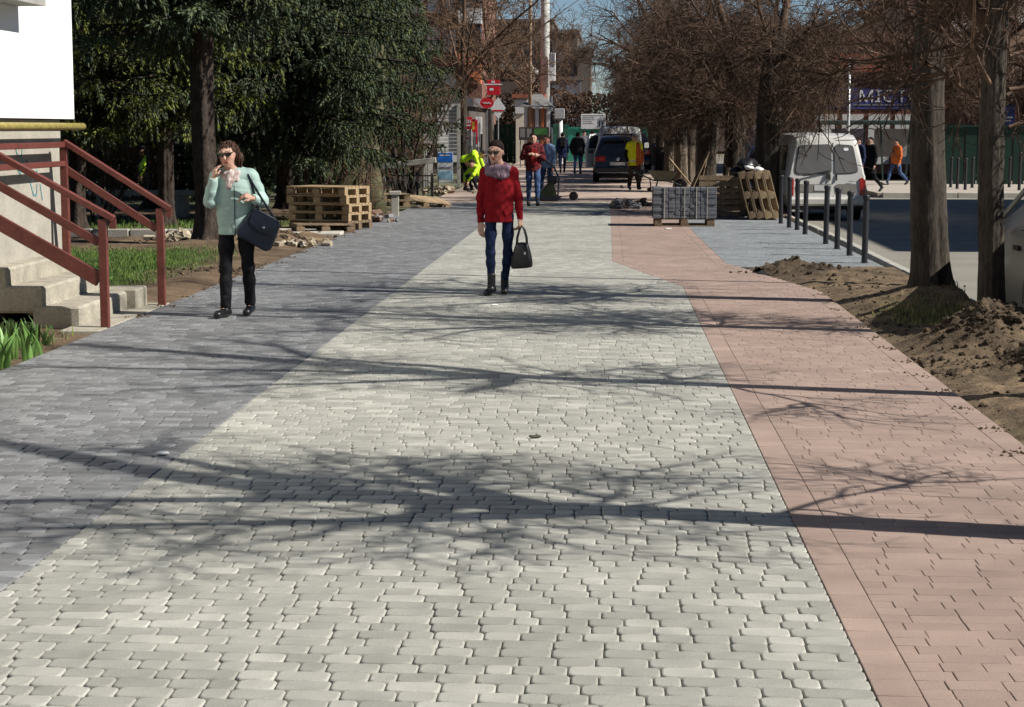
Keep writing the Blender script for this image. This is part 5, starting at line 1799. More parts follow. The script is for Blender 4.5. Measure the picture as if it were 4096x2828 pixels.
# plate compactor with a long handle
g = G(553, 200.5)
t = thing('plate_compactor', 'dark vibrating plate compactor with a long handle on the pale paving', 'machine', (g.x, g.y, 0))
m_mach = M('machine_dark', (.03, .035, .045), rough=.5, var=.3); m_mach2 = M('machine_green', (.06, .075, .04), rough=.6, var=.3)
mb = MB(); mb.prism([(-.38, 0, .02), (-.30, 0, 0), (.12, 0, 0), (.2, 0, .08), (.2, 0, .11), (-.38, 0, .11)], (0, -.24, 0), (0, .24, 0)); o = mb.build('base_plate', m_mach, t); fix_normals(o.data)
mb = MB(); mb.prism([(-.42, 0, .11), (-.1, 0, .45), (.02, 0, .45), (.06, 0, .11)], (0, -.16, 0), (0, .16, 0)); o = mb.build('cover', m_mach2, t); fix_normals(o.data)
mb = MB(); mb.box((-.02, 0, .5), (.24, .28, .2), bev=.03); mb.build('engine', m_mach, t)
mb = MB(); mb.cyl((.0, -.16, .52), (.0, -.2, .52), .08, n=14); mb.build('starter', m_mach, t)
for s in (-1, 1):
    mb = MB(); mb.tube([(.12, s * .15, .12), (.14, s * .15, .55), (.02, s * .15, .82), (-.22, s * .15, 1.0)], .018, 6); mb.build('handle_bar', m_mach, t)
mb = MB(); mb.tube([(-.22, -.15, 1.0), (-.22, .15, 1.0)], .018, 6); mb.build('grip', m_mach, t)
mb = MB(); mb.tube([(.18, 0, .10), (.5, 0, .12)], .014, 6); mb.build('axle_bar', m_mach, t)
mb = MB(); mb.lathe([(.03, -.04), (.09, -.045), (.11, -.02), (.11, .02), (.09, .045), (.03, .04)], 16, (.5, 0, .11), 'y'); mb.build('wheel', m_leather, t)
# ------------------------------------------------------------------ vehicles (local frame: rear at y=0, nose towards +y, ground at z=0)
m_tyre = M('tyre_rubber', (.018, .018, .018), rough=.85, var=.2)
m_rim = M('rim_alloy', (.35, .35, .36), rough=.35, var=.1, metal=.8)
m_glassd = glass('car_glass')
m_glassg = M('dusty_glass', (.13, .125, .115), rough=.18, var=.12, scale=3, spec=.5)
m_lamp = M('red_lamp', (.36, .015, .012), rough=.2, var=.15, spec=.5)
m_lampw = M('clear_lamp', (.6, .6, .58), rough=.15, var=.1)
m_plate = M('number_plate', (.55, .55, .54), rough=.5, var=.05)
m_blackpl = M('black_plastic', (.02, .02, .021), rough=.6, var=.2)
m_chrome = M('bright_trim', (.6, .6, .6), rough=.25, var=.05, metal=.9)
m_vanwhite = M('dusty_white_paint', (.58, .57, .53), rough=.35, var=.05, scale=2, coat=.4)
m_suv = M('black_paint', (.014, .016, .018), rough=.28, var=.15, coat=.6)
m_white2 = M('white_paint', (.66, .66, .63), rough=.3, var=.04, coat=.5)
m_beigecar = M('silver_beige_paint', (.30, .29, .25), rough=.35, var=.06, metal=.3, coat=.4)
m_navycar = M('dark_blue_paint', (.015, .02, .04), rough=.3, var=.1, coat=.5)
m_inside = M('cabin_dark', (.02, .02, .022), rough=.9, var=.2)

def sharp(me, deg=32):
    fix_normals(me)
    me.polygons.foreach_set('use_smooth', np.ones(len(me.polygons), bool))
    me.set_sharp_from_angle(angle=radians(deg))

def car(name, label, cat, loc, rot, S, paint, tilt, wheels, wr=.31, w=.80, rearwin=None, sidewin=(), group=None, sc=1.0):
    """S: stations (y, z_bottom, z_belt, z_roof, half belt width, half roof width)"""
    t = thing(name, label, cat, loc, rot, group)
    t.scale = (sc,) * 3
    def ring(y, zb, zl, zr, wb, w2):
        half = [(wb * .90, zb), (wb * .985, zb + .10), (wb * 1.0, zb + (zl - zb) * .5), (wb * .985, zl - .03), (wb * .965, zl)]
        if zr - zl > .15:
            half += [(wb + (w2 - wb) * .55 - .02, zl + (zr - zl) * .55), (w2, zr - .10), (w2 * .93, zr - .035), (w2 * .70, zr - .005), (0, zr + .012)]
        else:
            d = zr - zl
            half += [(wb * .93, zl + d * .3), (wb * .86, zl + d * .6), (wb * .75, zl + d * .8), (wb * .5, zl + d * .95), (0, zr)]
        full = half + [(-x, z) for x, z in half[-2::-1]]
        return [(x, y + (tilt(z) if y < .3 else 0), z) for x, z in full]
    mb = MB()
    R = [ring(*s) for s in S]
    n = len(R[0])
    vs = [p for r in R for p in r]
    fs = []
    for i in range(len(R) - 1):
        for k in range(n):
            k2 = (k + 1) % n
            fs.append((i * n + k, i * n + n + k, i * n + n + k2, i * n + k2))
    fs.append(tuple(range(n))); fs.append(tuple((len(R) - 1) * n + k for k in range(n - 1, -1, -1)))
    mb.add(vs, fs)
    o = mb.build('body', paint, t)
    sharp(o.data, 38)
    t['y0'] = 0
    def rear(pts, off, name, mat, thick=.012, parent=None):
        m = MB()
        q = [(x, S[0][0] + tilt(z) - off, z) for x, z in pts]
        m.prism(q, (0, thick, 0), (0, 0, 0))
        o2 = m.build(name, mat, parent or t); fix_normals(o2.data); return o2
    def side(pts, off, name, mat, sgn=-1, thick=.012):
        m = MB(); q = []
        for y, z in pts:
            ys = [s[0] for s in S]
            zl = np.interp(y, ys, [s[2] for s in S]); zr = np.interp(y, ys, [s[3] for s in S]); wb = np.interp(y, ys, [s[4] for s in S]); w2 = np.interp(y, ys, [s[5] for s in S])
            if z <= zl: x = wb * (.985 if z > zl - .05 else 1.0)
            else:
                f = (z - zl) / max(zr - .10 - zl, .05)
                zz = zl + (zr - zl) * .55
                xm = wb + (w2 - wb) * .55 - .02
                x = np.interp(z, [zl, zz, zr - .10], [wb * .965, xm, w2])
            q.append((sgn * (x + off), y, z))
        m.prism(q, (-sgn * thick, 0, 0), (0, 0, 0))
        o2 = m.build(name, mat, t); fix_normals(o2.data); return o2
    for y in wheels:
        for sg in (-1, 1):
            m = MB(); m.smooth = True
            m.lathe([(wr * .62, -.085), (wr * .9, -.095), (wr, -.06), (wr, .06), (wr * .9, .095), (wr * .62, .085)], 24, (0, 0, 0), 'x')
            o2 = m.build('wheel', m_tyre, t); o2.location = (sg * (w - .10), y, wr)
            m = MB(); m.lathe([(.03, .08), (wr * .58, .075), (wr * .62, .05), (wr * .62, -.05), (wr * .58, -.075), (.03, -.08)], 20, (0, 0, 0), 'x')
            m.build('rim', m_rim, o2)
            m = MB(); m.smooth = False
            m.lathe([(wr * 1.22, -.012), (wr * 1.22, .0), (wr * 1.05, .004)], 24, (sg * (w * .995), y, wr + .02), 'x')
            m.build('wheel_arch', m_blackpl, t)
    return t, rear, side

def rrect(x0, z0, x1, z1, r, top_in=0.0):
    out = []
    for cx, cz, a0 in ((x1 - r, z0 + r, -90), (x1 - r - top_in, z1 - r, 0), (x0 + r + top_in, z1 - r, 90), (x0 + r, z0 + r, 180)):
        for q in range(5):
            a = radians(a0 + 22.5 * q); out.append((cx + r * cos(a), cz + r * sin(a)))
    return out

# --- white small van parked at the kerb
g = G(825, 215.5)
tl = lambda z: max(0, z - .82) * .16
t, rear, side = car('white_van', 'dusty white two-door delivery van parked behind the bollards', 'van', (g.x + .02, g.y, -.1), .075,
    [(0.0, .34, .92, 1.60, .76, .60), (.05, .30, .92, 1.68, .80, .63), (.5, .24, .93, 1.74, .81, .66), (1.9, .22, .93, 1.75, .82, .67), (2.6, .22, .93, 1.70, .82, .66), (3.25, .22, .95, 1.12, .81, .6), (3.9, .24, .85, .98, .77, .55), (4.05, .32, .7, .8, .7, .5)],
    m_vanwhite, tl, (.75, 3.35), .30, .80)
m_vseal = M('rubber_seal', (.06, .06, .06), rough=.8)
for x0, x1, ti0, nm in ((-.62, .10, .035, 'l'), (.17, .62, .05, 'r')):
    a = [(x0 + (.05 if x0 < 0 else 0), .955)]
    r = .07
    if x0 < 0: poly = [(-.62 + r, .94), (.10 - r, .94), (.085, .96), (.10, 1.0), (.10, 1.46), (.08, 1.50), (.04, 1.515), (-.48, 1.50), (-.54, 1.47), (-.565, 1.40), (-.625, 1.02), (-.61, .96)]
    else: poly = [(.17 + .03, .95), (.60 - r, .96), (.615, .985), (.62, 1.03), (.545, 1.42), (.52, 1.48), (.47, 1.50), (.22, 1.515), (.18, 1.49), (.165, 1.45), (.165, 1.0), (.175, .965)]
    o = rear([(x * 1.03 - .008 * (1 if x0 > 0 else 1), (z - 1.22) * 1.04 + 1.22) for x, z in poly], .012, 'window_seal', m_vseal, .012)
    rear(poly, .020, 'window_pane', m_glassg, .012, o)
rear([(.132, .40), (.140, .40), (.140, 1.56), (.132, 1.56)], .009, 'door_gap', m_vseal, .010)
rear([(.05, .80), (.075, .80), (.075, .93), (.05, .93)], .02, 'handle', m_blackpl, .02)
rear([(.185, .80), (.21, .80), (.21, .93), (.185, .93)], .02, 'handle', m_blackpl, .02)
rear([(-.50, .90), (-.47, .885), (.06, .985), (.06, 1.01)], .035, 'wiper', m_blackpl, .012)
rear([(-.02, .84), (.03, .84), (.06, .93), (.0, .95)], .035, 'wiper_motor', m_blackpl, .03)
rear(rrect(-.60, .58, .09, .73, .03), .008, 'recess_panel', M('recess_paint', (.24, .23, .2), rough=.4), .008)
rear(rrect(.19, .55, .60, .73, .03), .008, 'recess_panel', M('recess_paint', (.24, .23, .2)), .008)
rear(rrect(-.25, .60, .10, .71, .01), .016, 'number_plate', m_plate, .01)
rear(rrect(.43, .775, .56, .79, .004), .012, 'badge', m_chrome, .006)
for sg in (-1, 1):
    rear([(sg * .665, .50), (sg * .775, .50), (sg * .785, .80), (sg * .715, .86), (sg * .665, .84)], .014, 'tail_lamp', m_lamp, .03)
mb = MB(); mb.box((0, -.055, .385), (1.60, .16, .17), bev=.04); mb.build('bumper', M('bumper_white', (.5, .49, .45), rough=.5, var=.06), t)
mb = MB(); mb.box((0, .05, .28), (1.5, .2, .12), bev=.03); mb.build('valance', m_blackpl, t)
mb = MB(); mb.box((0, 2.0, .24), (1.3, 3.4, .06)); mb.build('underbody', m_blackpl, t)
rear(rrect(.34, 1.395, .44, 1.455, .028), .028, 'sticker', M('white_sticker', (.8, .8, .8), var=.02), .006)
side([(2.0, 1.0), (2.95, 1.0), (2.55, 1.48), (2.0, 1.52)], .004, 'side_window', m_glassd, -1)
side([(.45, 1.0), (1.75, 1.0), (1.75, 1.5), (.55, 1.5)], .004, 'side_window', m_glassd, -1)
side([(.3, .42), (3.0, .42), (3.0, .50), (.3, .50)], .012, 'side_moulding', m_blackpl, -1)
mb = MB(); mb.box((-.93, 2.95, 1.02), (.2, .12, .18), bev=.03); mb.build('mirror', m_blackpl, t)
for sg in (-1, 1):
    mb = MB(); mb.box((sg * .56, 1.4, 1.77), (.03, 1.8, .03), bev=.01); mb.build('roof_rail', m_blackpl, t)

# --- black car seen from behind on the path
def suvcar(name, label, loc, rot, paint, sc=1.0, plate=True, cat='car', group=None):
    tl = lambda z: max(0, z - .85) * .45
    t, rear, side = car(name, label, cat, loc, rot,
        [(0.0, .34, .92, 1.36, .76, .56), (.06, .28, .93, 1.45, .81, .60), (.55, .22, .94, 1.55, .83, .63), (1.5, .20, .94, 1.58, .84, .64), (2.3, .20, .94, 1.50, .84, .62), (3.0, .20, .96, 1.06, .83, .6), (3.8, .22, .84, .95, .79, .58), (4.1, .34, .66, .76, .7, .5)],
        paint, tl, (.75, 3.3), .33, .83, sc=sc, group=group)
    o = rear(rrect(-.60, .95, .60, 1.335, .07, .09), .012, 'rear_window', m_glassd, .012)
    for sg in (-1, 1):
        rear([(sg * .40, .72), (sg * .74, .70), (sg * .77, .86), (sg * .62, .91), (sg * .42, .88)], .014, 'tail_lamp', m_lamp, .03)
        rear([(sg * .46, .77), (sg * .62, .76), (sg * .64, .84), (sg * .47, .85)], .022, 'lamp_lens', M('lamp_lens', (.6, .04, .03), rough=.15), .01)
    if plate:
        rear(rrect(-.26, .58, .26, .69, .01), .016, 'number_plate', m_plate, .01)
    mb = MB(); mb.smooth = True; mb.lathe([(.0, -.028), (.05, -.026), (.06, -.018), (.06, -.01)], 20, (0, 0, .79), 'y'); mb.build('round_emblem', m_chrome, t)
    mb = MB(); mb.box((0, -.05, .42), (1.62, .16, .22), bev=.05); mb.build('bumper', paint, t)
    mb = MB(); mb.box((0, -.09, .335), (1.42, .10, .022), bev=.008); mb.build('bumper_trim', m_chrome, t)
    mb = MB(); mb.box((0, 2.0, .24), (1.3, 3.5, .1)); mb.build('underbody', m_blackpl, t)
    mb = MB(); mb.box((0, .16, 1.455), (1.1, .2, .03), bev=.01); mb.build('spoiler', paint, t)
    for sg in (-1, 1):
        side([(.75, .99), (2.75, .99), (2.35, 1.40), (1.0, 1.42)], .004, 'side_window', m_glassd, sg)
        mb = MB(); mb.box((sg * .95, 2.6, 1.02), (.2, .1, .15), bev=.03); mb.build('mirror', paint, t)
    return t
g = G(617.5, 182.5)
t = suvcar('black_car', 'black car with red tail lamps standing on the path, seen from behind', (g.x, g.y, 0), .0, m_suv, .95)
def lettering(txt, size, mat, parent, loc, rot=(pi / 2, 0, 0), ext=.002, name='lettering', align='CENTER', sx=1.0):
    cu_ = bpy.data.curves.new(name, 'FONT'); cu_.body = txt; cu_.size = size; cu_.extrude = ext; cu_.align_x = align; cu_.align_y = 'CENTER'
    tmp = bpy.data.objects.new('tmp', cu_); COL.objects.link(tmp)
    dg = bpy.context.evaluated_depsgraph_get(); me = bpy.data.meshes.new_from_object(tmp.evaluated_get(dg)); bpy.data.objects.remove(tmp)
    me.name = name; me.materials.clear()
    o = objm(name, me, parent, mat); o.location = loc; o.rotation_euler = rot; o.scale = (sx, 1, 1)
    setp(o, kind='stuff')
    return o
# --- white van ahead of the black car, one door open
tl = lambda z: max(0, z - .85) * .14
g = G(619.5, 178)
t, rear, side = car('white_minibus', 'white van with its left door open, just ahead of the black car', 'van', (g.x, g.y, 0), -.01,
    [(0.0, .36, .95, 1.66, .80, .66), (.06, .30, .96, 1.76, .84, .70), (.5, .24, .97, 1.80, .85, .72), (2.6, .22, .97, 1.80, .86, .72), (3.1, .22, .98, 1.70, .86, .7), (3.7, .22, 1.0, 1.16, .84, .6), (4.5, .26, .88, .98, .78, .55)],
    m_white2, tl, (.8, 3.6), .32, .84)
rear(rrect(-.66, 1.05, .66, 1.55, .08, .05), .012, 'rear_window', m_glassd, .012)
rear(rrect(-.30, .62, .24, .73, .01), .014, 'number_plate', m_plate, .01)
for sg in (-1, 1): rear([(sg * .70, .6), (sg * .80, .6), (sg * .80, .98), (sg * .72, .98)], .014, 'tail_lamp', m_lamp, .03)
mb = MB(); mb.box((0, -.05, .42), (1.66, .16, .2), bev=.05); mb.build('bumper', m_blackpl, t)
mb = MB(); mb.box((0, .3, 1.86), (.7, .12, .05), bev=.02); mb.build('roof_bar', m_blackpl, t)
mb = MB(); mb.box((.97, 3.0, 1.12), (.16, .12, .2), bev=.03); mb.build('mirror', m_white2, t)
dr = MB(); dr.prism([(-.02, 0, .32), (-.80, 0, .32), (-.86, 0, .95), (-.62, 0, 1.52), (-.05, 0, 1.55)], (0, -.04, 0), (0, .04, 0))
do = dr.build('door', m_white2, t); do.location = (-.80, 3.1, 0); do.rotation_euler = (0, 0, 1.0); fix_normals(do.data)
m = MB(); m.prism([(-.10, 0, 1.0), (-.74, 0, 1.0), (-.58, 0, 1.46), (-.10, 0, 1.48)], (0, -.055, 0), (0, -.042, 0)); o = m.build('door_window', m_glassd, do); fix_normals(o.data)
m = MB(); m.box((-.7, -.05, .85), (.14, .03, .03)); m.build('handle', m_blackpl, do)
suvcar('dark_car', 'dark blue car parked by the lindens left of the white van', (3.95, 44.5, -.1), .0, m_navycar, .92)
suvcar('dark_van', 'dark car in the shade of the whitewashed lindens beside the open-door van', (.82, 74, 0), 0.0, m_navycar, 1.0)
suvcar('grey_car', 'grey car parked far behind the spruces, left of the pallets', (-9.9, 60, -.05), 1.2, M('grey_paint', (.16, .17, .19), rough=.3, coat=.5), 1.0, plate=False)
# --- beige car at the right edge, nose away from the viewer
tl = lambda z: max(0, z - .9) * .4
t, rear, side = car('beige_car', 'silver-beige car parked at the right edge beyond the slim linden', 'car', (4.50, 14.9, -.1), 0.0,
    [(0.0, .36, .86, 1.30, .74, .55), (.08, .28, .88, 1.40, .79, .58), (.8, .22, .90, 1.45, .82, .60), (1.7, .20, .90, 1.45, .83, .60), (2.3, .20, .90, 1.38, .83, .58), (3.0, .20, .92, 1.0, .82, .58), (3.8, .22, .80, .90, .78, .55), (4.05, .34, .62, .72, .68, .5)],
    m_beigecar, tl, (.8, 3.2), .30, .81)
side([(1.75, .93), (2.85, .93), (2.38, 1.27), (1.75, 1.33)], .005, 'side_window', m_glassd, -1)
side([(.5, .93), (1.65, .93), (1.65, 1.33), (.75, 1.30)], .005, 'side_window', m_glassd, -1)
side([(.4, .40), (3.7, .40), (3.7, .52), (.4, .52)], .012, 'side_moulding', M('moulding_grey', (.09, .09, .085), rough=.6), -1)
side([(1.85, .76), (2.05, .76), (2.05, .80), (1.85, .80)], .025, 'handle', m_blackpl, -1, .03)
side([(1.69, .3), (1.70, .3), (1.70, .9), (1.69, .9)], .003, 'door_gap', m_vseal, -1, .006)
mb = MB(); mb.box((-.93, 2.62, .98), (.18, .10, .16), bev=.03); mb.build('mirror', m_blackpl, t)
mb = MB(); mb.bar((-.80, 2.98, .95), (-.60, 2.36, 1.40), .03, .04); mb.build('windscreen_pillar', m_beigecar, t)
mb = MB(); mb.box((0, 2.0, .24), (1.3, 3.4, .06)); mb.build('underbody', m_blackpl, t)
# ------------------------------------------------------------------ background: shops, signs, hoardings, far buildings
m_glz = glass('window_glass', (.03, .035, .045))
m_frame_w = M('white_frame', (.6, .6, .58), rough=.5, var=.05)
m_frame_g = M('grey_frame', (.2, .2, .2), rough=.6)
def building(name, label, x0, x1, y0, y1, h, mat, rows=(), face='front', roofmat=None, z0=-.1, roof_h=.35, cat='building', winmat=None, fm=None):
    """rows: (z_bottom, z_top, [(xa, xb), ...]) windows on the wall facing the viewer; side=('left'|'right') rows use y"""
    t = thing(name, label, cat, ((x0 + x1) / 2, y0, 0))
    mb = MB(); mb.box(((x0 + x1) / 2, (y0 + y1) / 2, (h + z0) / 2), (x1 - x0, y1 - y0, h - z0)); child(mb, 'wall', mat, t)
    mb = MB(); mb.box(((x0 + x1) / 2, (y0 + y1) / 2, h + roof_h / 2), (x1 - x0 + .4, y1 - y0 + .4, roof_h)); child(mb, 'roof', roofmat or m_conc, t)
    for (side, za, zb, spans) in rows:
        for (a, b) in spans:
            mb = MB(); mb2 = MB()
            if side == 'front':
                mb.box(((a + b) / 2, y0 - .03, (za + zb) / 2), (b - a, .09, zb - za)); mb2.box(((a + b) / 2, y0 - .065, (za + zb) / 2), (b - a - .16, .05, zb - za - .16))
            elif side == 'right':
                mb.box((x1 + .03, (a + b) / 2, (za + zb) / 2), (.09, b - a, zb - za)); mb2.box((x1 + .065, (a + b) / 2, (za + zb) / 2), (.05, b - a - .16, zb - za - .16))
            else:
                mb.box((x0 - .03, (a + b) / 2, (za + zb) / 2), (.09, b - a, zb - za)); mb2.box((x0 - .065, (a + b) / 2, (za + zb) / 2), (.05, b - a - .16, zb - za - .16))
            w = child(mb, 'window', fm or m_frame_w, t)
            o = mb2.build('pane', winmat or m_glz, w); o.matrix_parent_inverse = t.matrix_basis.inverted()
    return t
def spans(a, b, n, w): return [(a + (b - a) * (k + .5) / n - w / 2, a + (b - a) * (k + .5) / n + w / 2) for k in range(n)]
m_apart = M('apartment_render', (.125, .125, .145), rough=.95, var=.10, scale=.3, scale2=3)
m_apart2 = M('apartment_upper', (.14, .118, .10), rough=.95, var=.10, scale=.3, scale2=3)
m_brick = M('red_brick', (.20, .10, .075), rough=.9, var=.15, scale=1, scale2=12)
m_orange_r = M('orange_render', (.62, .20, .09), rough=.9, var=.1, scale=1)
m_tan = M('tan_render', (.42, .33, .25), rough=.9, var=.1, scale=.8)
m_beige = M('beige_siding', (.33, .29, .19), rough=.9, var=.1, scale=.8)
# tall grey apartment block closing the street
Y = 190
building('apartment_block', 'tall dark grey apartment block closing the street', -14, -3.0, Y, Y + 20, 6.6 + .0, m_apart, [('front', z, z + 1.3, spans(-13.4, -3.4, 7, .75)) for z in (2.6, 4.8)], roofmat=m_apart2, fm=M('frame_dull', (.16, .16, .18), rough=.7))
building('apartment_tower', 'brown stepped upper part of the apartment block behind the lamp pole', -13.2, -6.0, Y + 4, Y + 24, 12.6, m_apart2, [('front', z, z + 1.2, spans(-12.8, -6.3, 5, .7)) for z in (7.4, 9.4, 11.2)], roofmat=m_apart2, fm=M('frame_dull', (.16, .16, .18), rough=.7))
building('apartment_tower', 'lower brown step of the apartment block at the edge of the sky', -5.98, -3.4, Y + 3, Y + 22, 11.4, m_apart2, [('front', 8.2, 9.4, spans(-5.7, -3.6, 2, .6))], roofmat=m_apart2, fm=M('frame_dull', (.16, .16, .18), rough=.7))
building('apartment_tower', 'lowest brown step of the apartment block, nearest the lindens', -3.38, -2.0, Y + 2, Y + 20, 9.6, m_apart2, roofmat=m_apart2, fm=M('frame_dull', (.16, .16, .18), rough=.7))
# red and white balconied building above the shop signs
t = building('balcony_building', 'red brick building with white balcony frames above the shop signs', -11.5, -6.6, 96, 108, 13, m_brick, [('front', z, z + 1.3, spans(-11.2, -7.8, 4, .6)) for z in (3.4, 5.6, 7.6)])
for i, z in enumerate((5.15, 7.4, 9.6)):
    mb = MB(); mb.box((-7.15, 95.5, z), (1.15, 1.0, .75)); child(mb, 'balcony', m_orange_r if i != 1 else m_white2, t)
    mb = MB(); mb.box((-7.15, 95.52, z + 1.05), (1.1, .92, 1.3)); g_ = child(mb, 'glazing', m_glz, t)
    for k in range(4):
        mb = MB(); mb.box((-7.68 + k * .355, 95.03, z + 1.05), (.06, .06, 1.34)); o = mb.build('mullion', m_frame_w, g_); o.matrix_parent_inverse = t.matrix_basis.inverted()
mb = MB(); mb.prism([(-7.7, 95.05, 4.76), (-6.6, 95.05, 4.76), (-6.6, 95.05, 4.0)], (0, 0, 0), (0, .9, 0)); o = child(mb, 'balcony_bracket', m_orange_r, t); fix_normals(o.data)
building('left_house', 'dark brown house behind the bare tree left of the lamp poles', -10, -5.2, 118, 130, 5.4, M('brown_render', (.12, .09, .075), var=.1), [('front', 2.2, 3.6, spans(-9.6, -5.4, 4, .7))])
# grey kiosk behind the shrub
t = building('kiosk', 'plain grey kiosk with a blank wall behind the bare shrub', -8.2, -5.72, 57, 60, 2.45, M('kiosk_panel', (.15, .145, .13), rough=.8, var=.08, scale=1), [('front', .1, 2.1, [(-7.6, -6.9)])], roofmat=m_frame_g, roof_h=.1, cat='kiosk')
# shutter of the shop: separate slats
Y = 58.0
t = thing('shop_shutter', 'white slatted shop shutter above the blue poster', 'shutter', (-4.9, Y, 0))
for k in range(14):
    mb = MB(); mb.box((-5.08, Y, .95 + k * .115), (.62, .04, .095), bev=.008); child(mb, 'slat', m_frame_w, t)
mb = MB(); mb.box((-4.72, Y - .03, 1.2), (.10, .10, 2.6)); child(mb, 'post', M('post_grey', (.38, .37, .33), var=.1), t)
# blue poster
t = thing('poster_board', 'blue and white advertising board standing at the edge of the path', 'sign', (-5.1, 57.4, 0))
Yp = 57.4
a, b = W(437.6, 182.5, Yp), W(452.8, 152.5, Yp)
hh = b.z - a.z; ww = b.x - a.x; xc = (a.x + b.x) / 2
m_b1 = M('poster_blue', (.02, .16, .60), rough=.5, var=.05); m_b2 = M('poster_pale', (.35, .62, .80), rough=.5, var=.08); m_b3 = M('poster_white', (.75, .78, .80), rough=.5, var=.03); m_b4 = M('poster_dark', (.10, .07, .22), rough=.5)
mb = MB(); mb.box((xc, Yp, (a.z + b.z) / 2), (ww, .05, hh)); child(mb, 'board', m_b3, t)
mb = MB(); mb.box((xc, Yp - .028, b.z - hh * .17), (ww * .97, .006, hh * .31)); child(mb, 'blue_panel', m_b1, t)
mb = MB(); mb.box((xc, Yp - .028, a.z + hh * .25), (ww * .97, .006, hh * .26)); child(mb, 'pale_panel', m_b2, t)
mb = MB(); mb.box((xc, Yp - .033, b.z - hh * .09), (ww * .7, .004, .03)); child(mb, 'headline', m_b3, t)
mb = MB()
pts = [Vector((xc - ww * .38 + ww * .76 * k / 16, Yp - .034, a.z + hh * .50 + .035 * sin(k * 2.2))) for k in range(17)]
for p, q in zip(pts[:-1], pts[1:]): mb.bar(p, q, .018, .004, up=(0, 1, 0))
child(mb, 'script_line', m_b4, t, kind='stuff')
# shop signs on the left
m_sred = M('sign_red', (.55, .02, .03), rough=.4, var=.1); m_swhite = M('sign_white', (.72, .72, .70), rough=.5, var=.05); m_syel = M('sign_yellow', (.75, .5, .05), rough=.5, var=.1)
def panel(name, label, u0, v0, u1, v1, Y, mat, marks=(), legs=True, thick=.06, cat='sign'):
    a, b = W(u0, v1, Y), W(u1, v0, Y)
    t = thing(name, label, cat, ((a.x + b.x) / 2, Y, 0))
    mb = MB(); mb.box(((a.x + b.x) / 2, Y, (a.z + b.z) / 2), (b.x - a.x, thick, b.z - a.z), bev=.01); child(mb, 'board', mat, t)
    for (mu0, mv0, mu1, mv1, mm) in marks:
        p = Vector((a.x + (b.x - a.x) * mu0, 0, b.z + (a.z - b.z) * mv0)); q = Vector((a.x + (b.x - a.x) * mu1, 0, b.z + (a.z - b.z) * mv1))
        mb = MB(); mb.box(((p.x + q.x) / 2, Y - thick / 2 - .004, (p.z + q.z) / 2), (q.x - p.x, .006, p.z - q.z)); child(mb, 'print', mm, t)
    if legs:
        for x in (a.x + .06, b.x - .06):
            mb = MB(); mb.box((x, Y + .05, a.z / 2), (.05, .05, a.z)); child(mb, 'post', m_frame_g, t)
    return t
bars = [(.08 + .13 * k, .22, .15 + .13 * k, .52, m_swhite) for k in range(7)] + [(.08, .64, .92, .76, m_swhite)]
panel('shop_sign', 'red shop sign with white lettering right of the shutter', 458, 117, 472, 129, 62, m_sred, bars)
panel('shop_sign', 'white price board below the red shop sign', 458, 129.5, 472, 146, 62.1, m_swhite, [(.1, .15, .55, .3, m_frame_g), (.1, .5, .8, .58, m_sred)])
panel('shop_sign', 'red sign with a yellow round mark', 469, 119, 476, 132, 66, m_sred, [(.2, .2, .8, .8, m_syel)])
panel('shop_sign', 'tall white banner with slanting print behind the woman in red', 475.5, 117, 482, 147, 68, m_swhite, [(.1, .1, .35, .9, m_sred), (.55, .2, .7, .8, m_frame_g)])
panel('shop_sign', 'red sign board with a white line high among the twigs', 487, 80, 500, 95, 72, m_sred, [(-.2, .25, 1.2, .33, m_swhite), (.35, .05, .6, .2, m_swhite), (.2, .55, .5, .7, m_swhite)], legs=False)
t = thing('round_sign', 'glossy red oval shop sign with white script mark', 'sign', (-5.3, 70, 0))
c_ = W(487, 103, 70)
mb = MB(); mb.smooth = True
mb.add([(c_.x + .26 * cos(q * pi / 12) * math.copysign(1, 1), 70 - .06, c_.z + .20 * sin(q * pi / 12)) for q in range(24)] + [(c_.x + .24 * cos(q * pi / 12), 70.06, c_.z + .18 * sin(q * pi / 12)) for q in range(24)],
       [tuple(range(23, -1, -1)), tuple(range(24, 48))] + [(q, (q + 1) % 24, 24 + (q + 1) % 24, 24 + q) for q in range(24)])
o = child(mb, 'oval_panel', m_sred, t); sharp(o.data)
mb = MB()
pts = [Vector((c_.x - .15 + .30 * k / 10, 69.93, c_.z + .035 * sin(k * 1.9))) for k in range(11)]
for p, q in zip(pts[:-1], pts[1:]): mb.bar(p, q, .03, .004, up=(0, 1, 0))
child(mb, 'script_mark', m_swhite, t, kind='stuff')
mb = MB(); mb.box((c_.x, 70.1, c_.z / 2), (.06, .06, c_.z)); child(mb, 'post', m_frame_g, t)
t = thing('diamond_sign', 'white diamond-shaped road sign edged red beside the oval sign', 'sign', (-4.5, 73, 0))
c_ = W(498, 108, 73)
mb = MB(); mb.prism([(c_.x - .30, 73, c_.z), (c_.x, 73, c_.z - .42), (c_.x + .30, 73, c_.z), (c_.x, 73, c_.z + .42)], (0, 0, 0), (0, .03, 0)); o = child(mb, 'plate', m_swhite, t); fix_normals(o.data)
mb = MB(); mb.bar((c_.x - .22, 72.99, c_.z - .1), (c_.x + .22, 72.99, c_.z - .1), .004, .06); child(mb, 'red_band', m_sred, t)
mb = MB(); mb.cyl((c_.x, 73.06, -.05), (c_.x, 73.06, c_.z), .03); child(mb, 'post', m_frame_g, t)
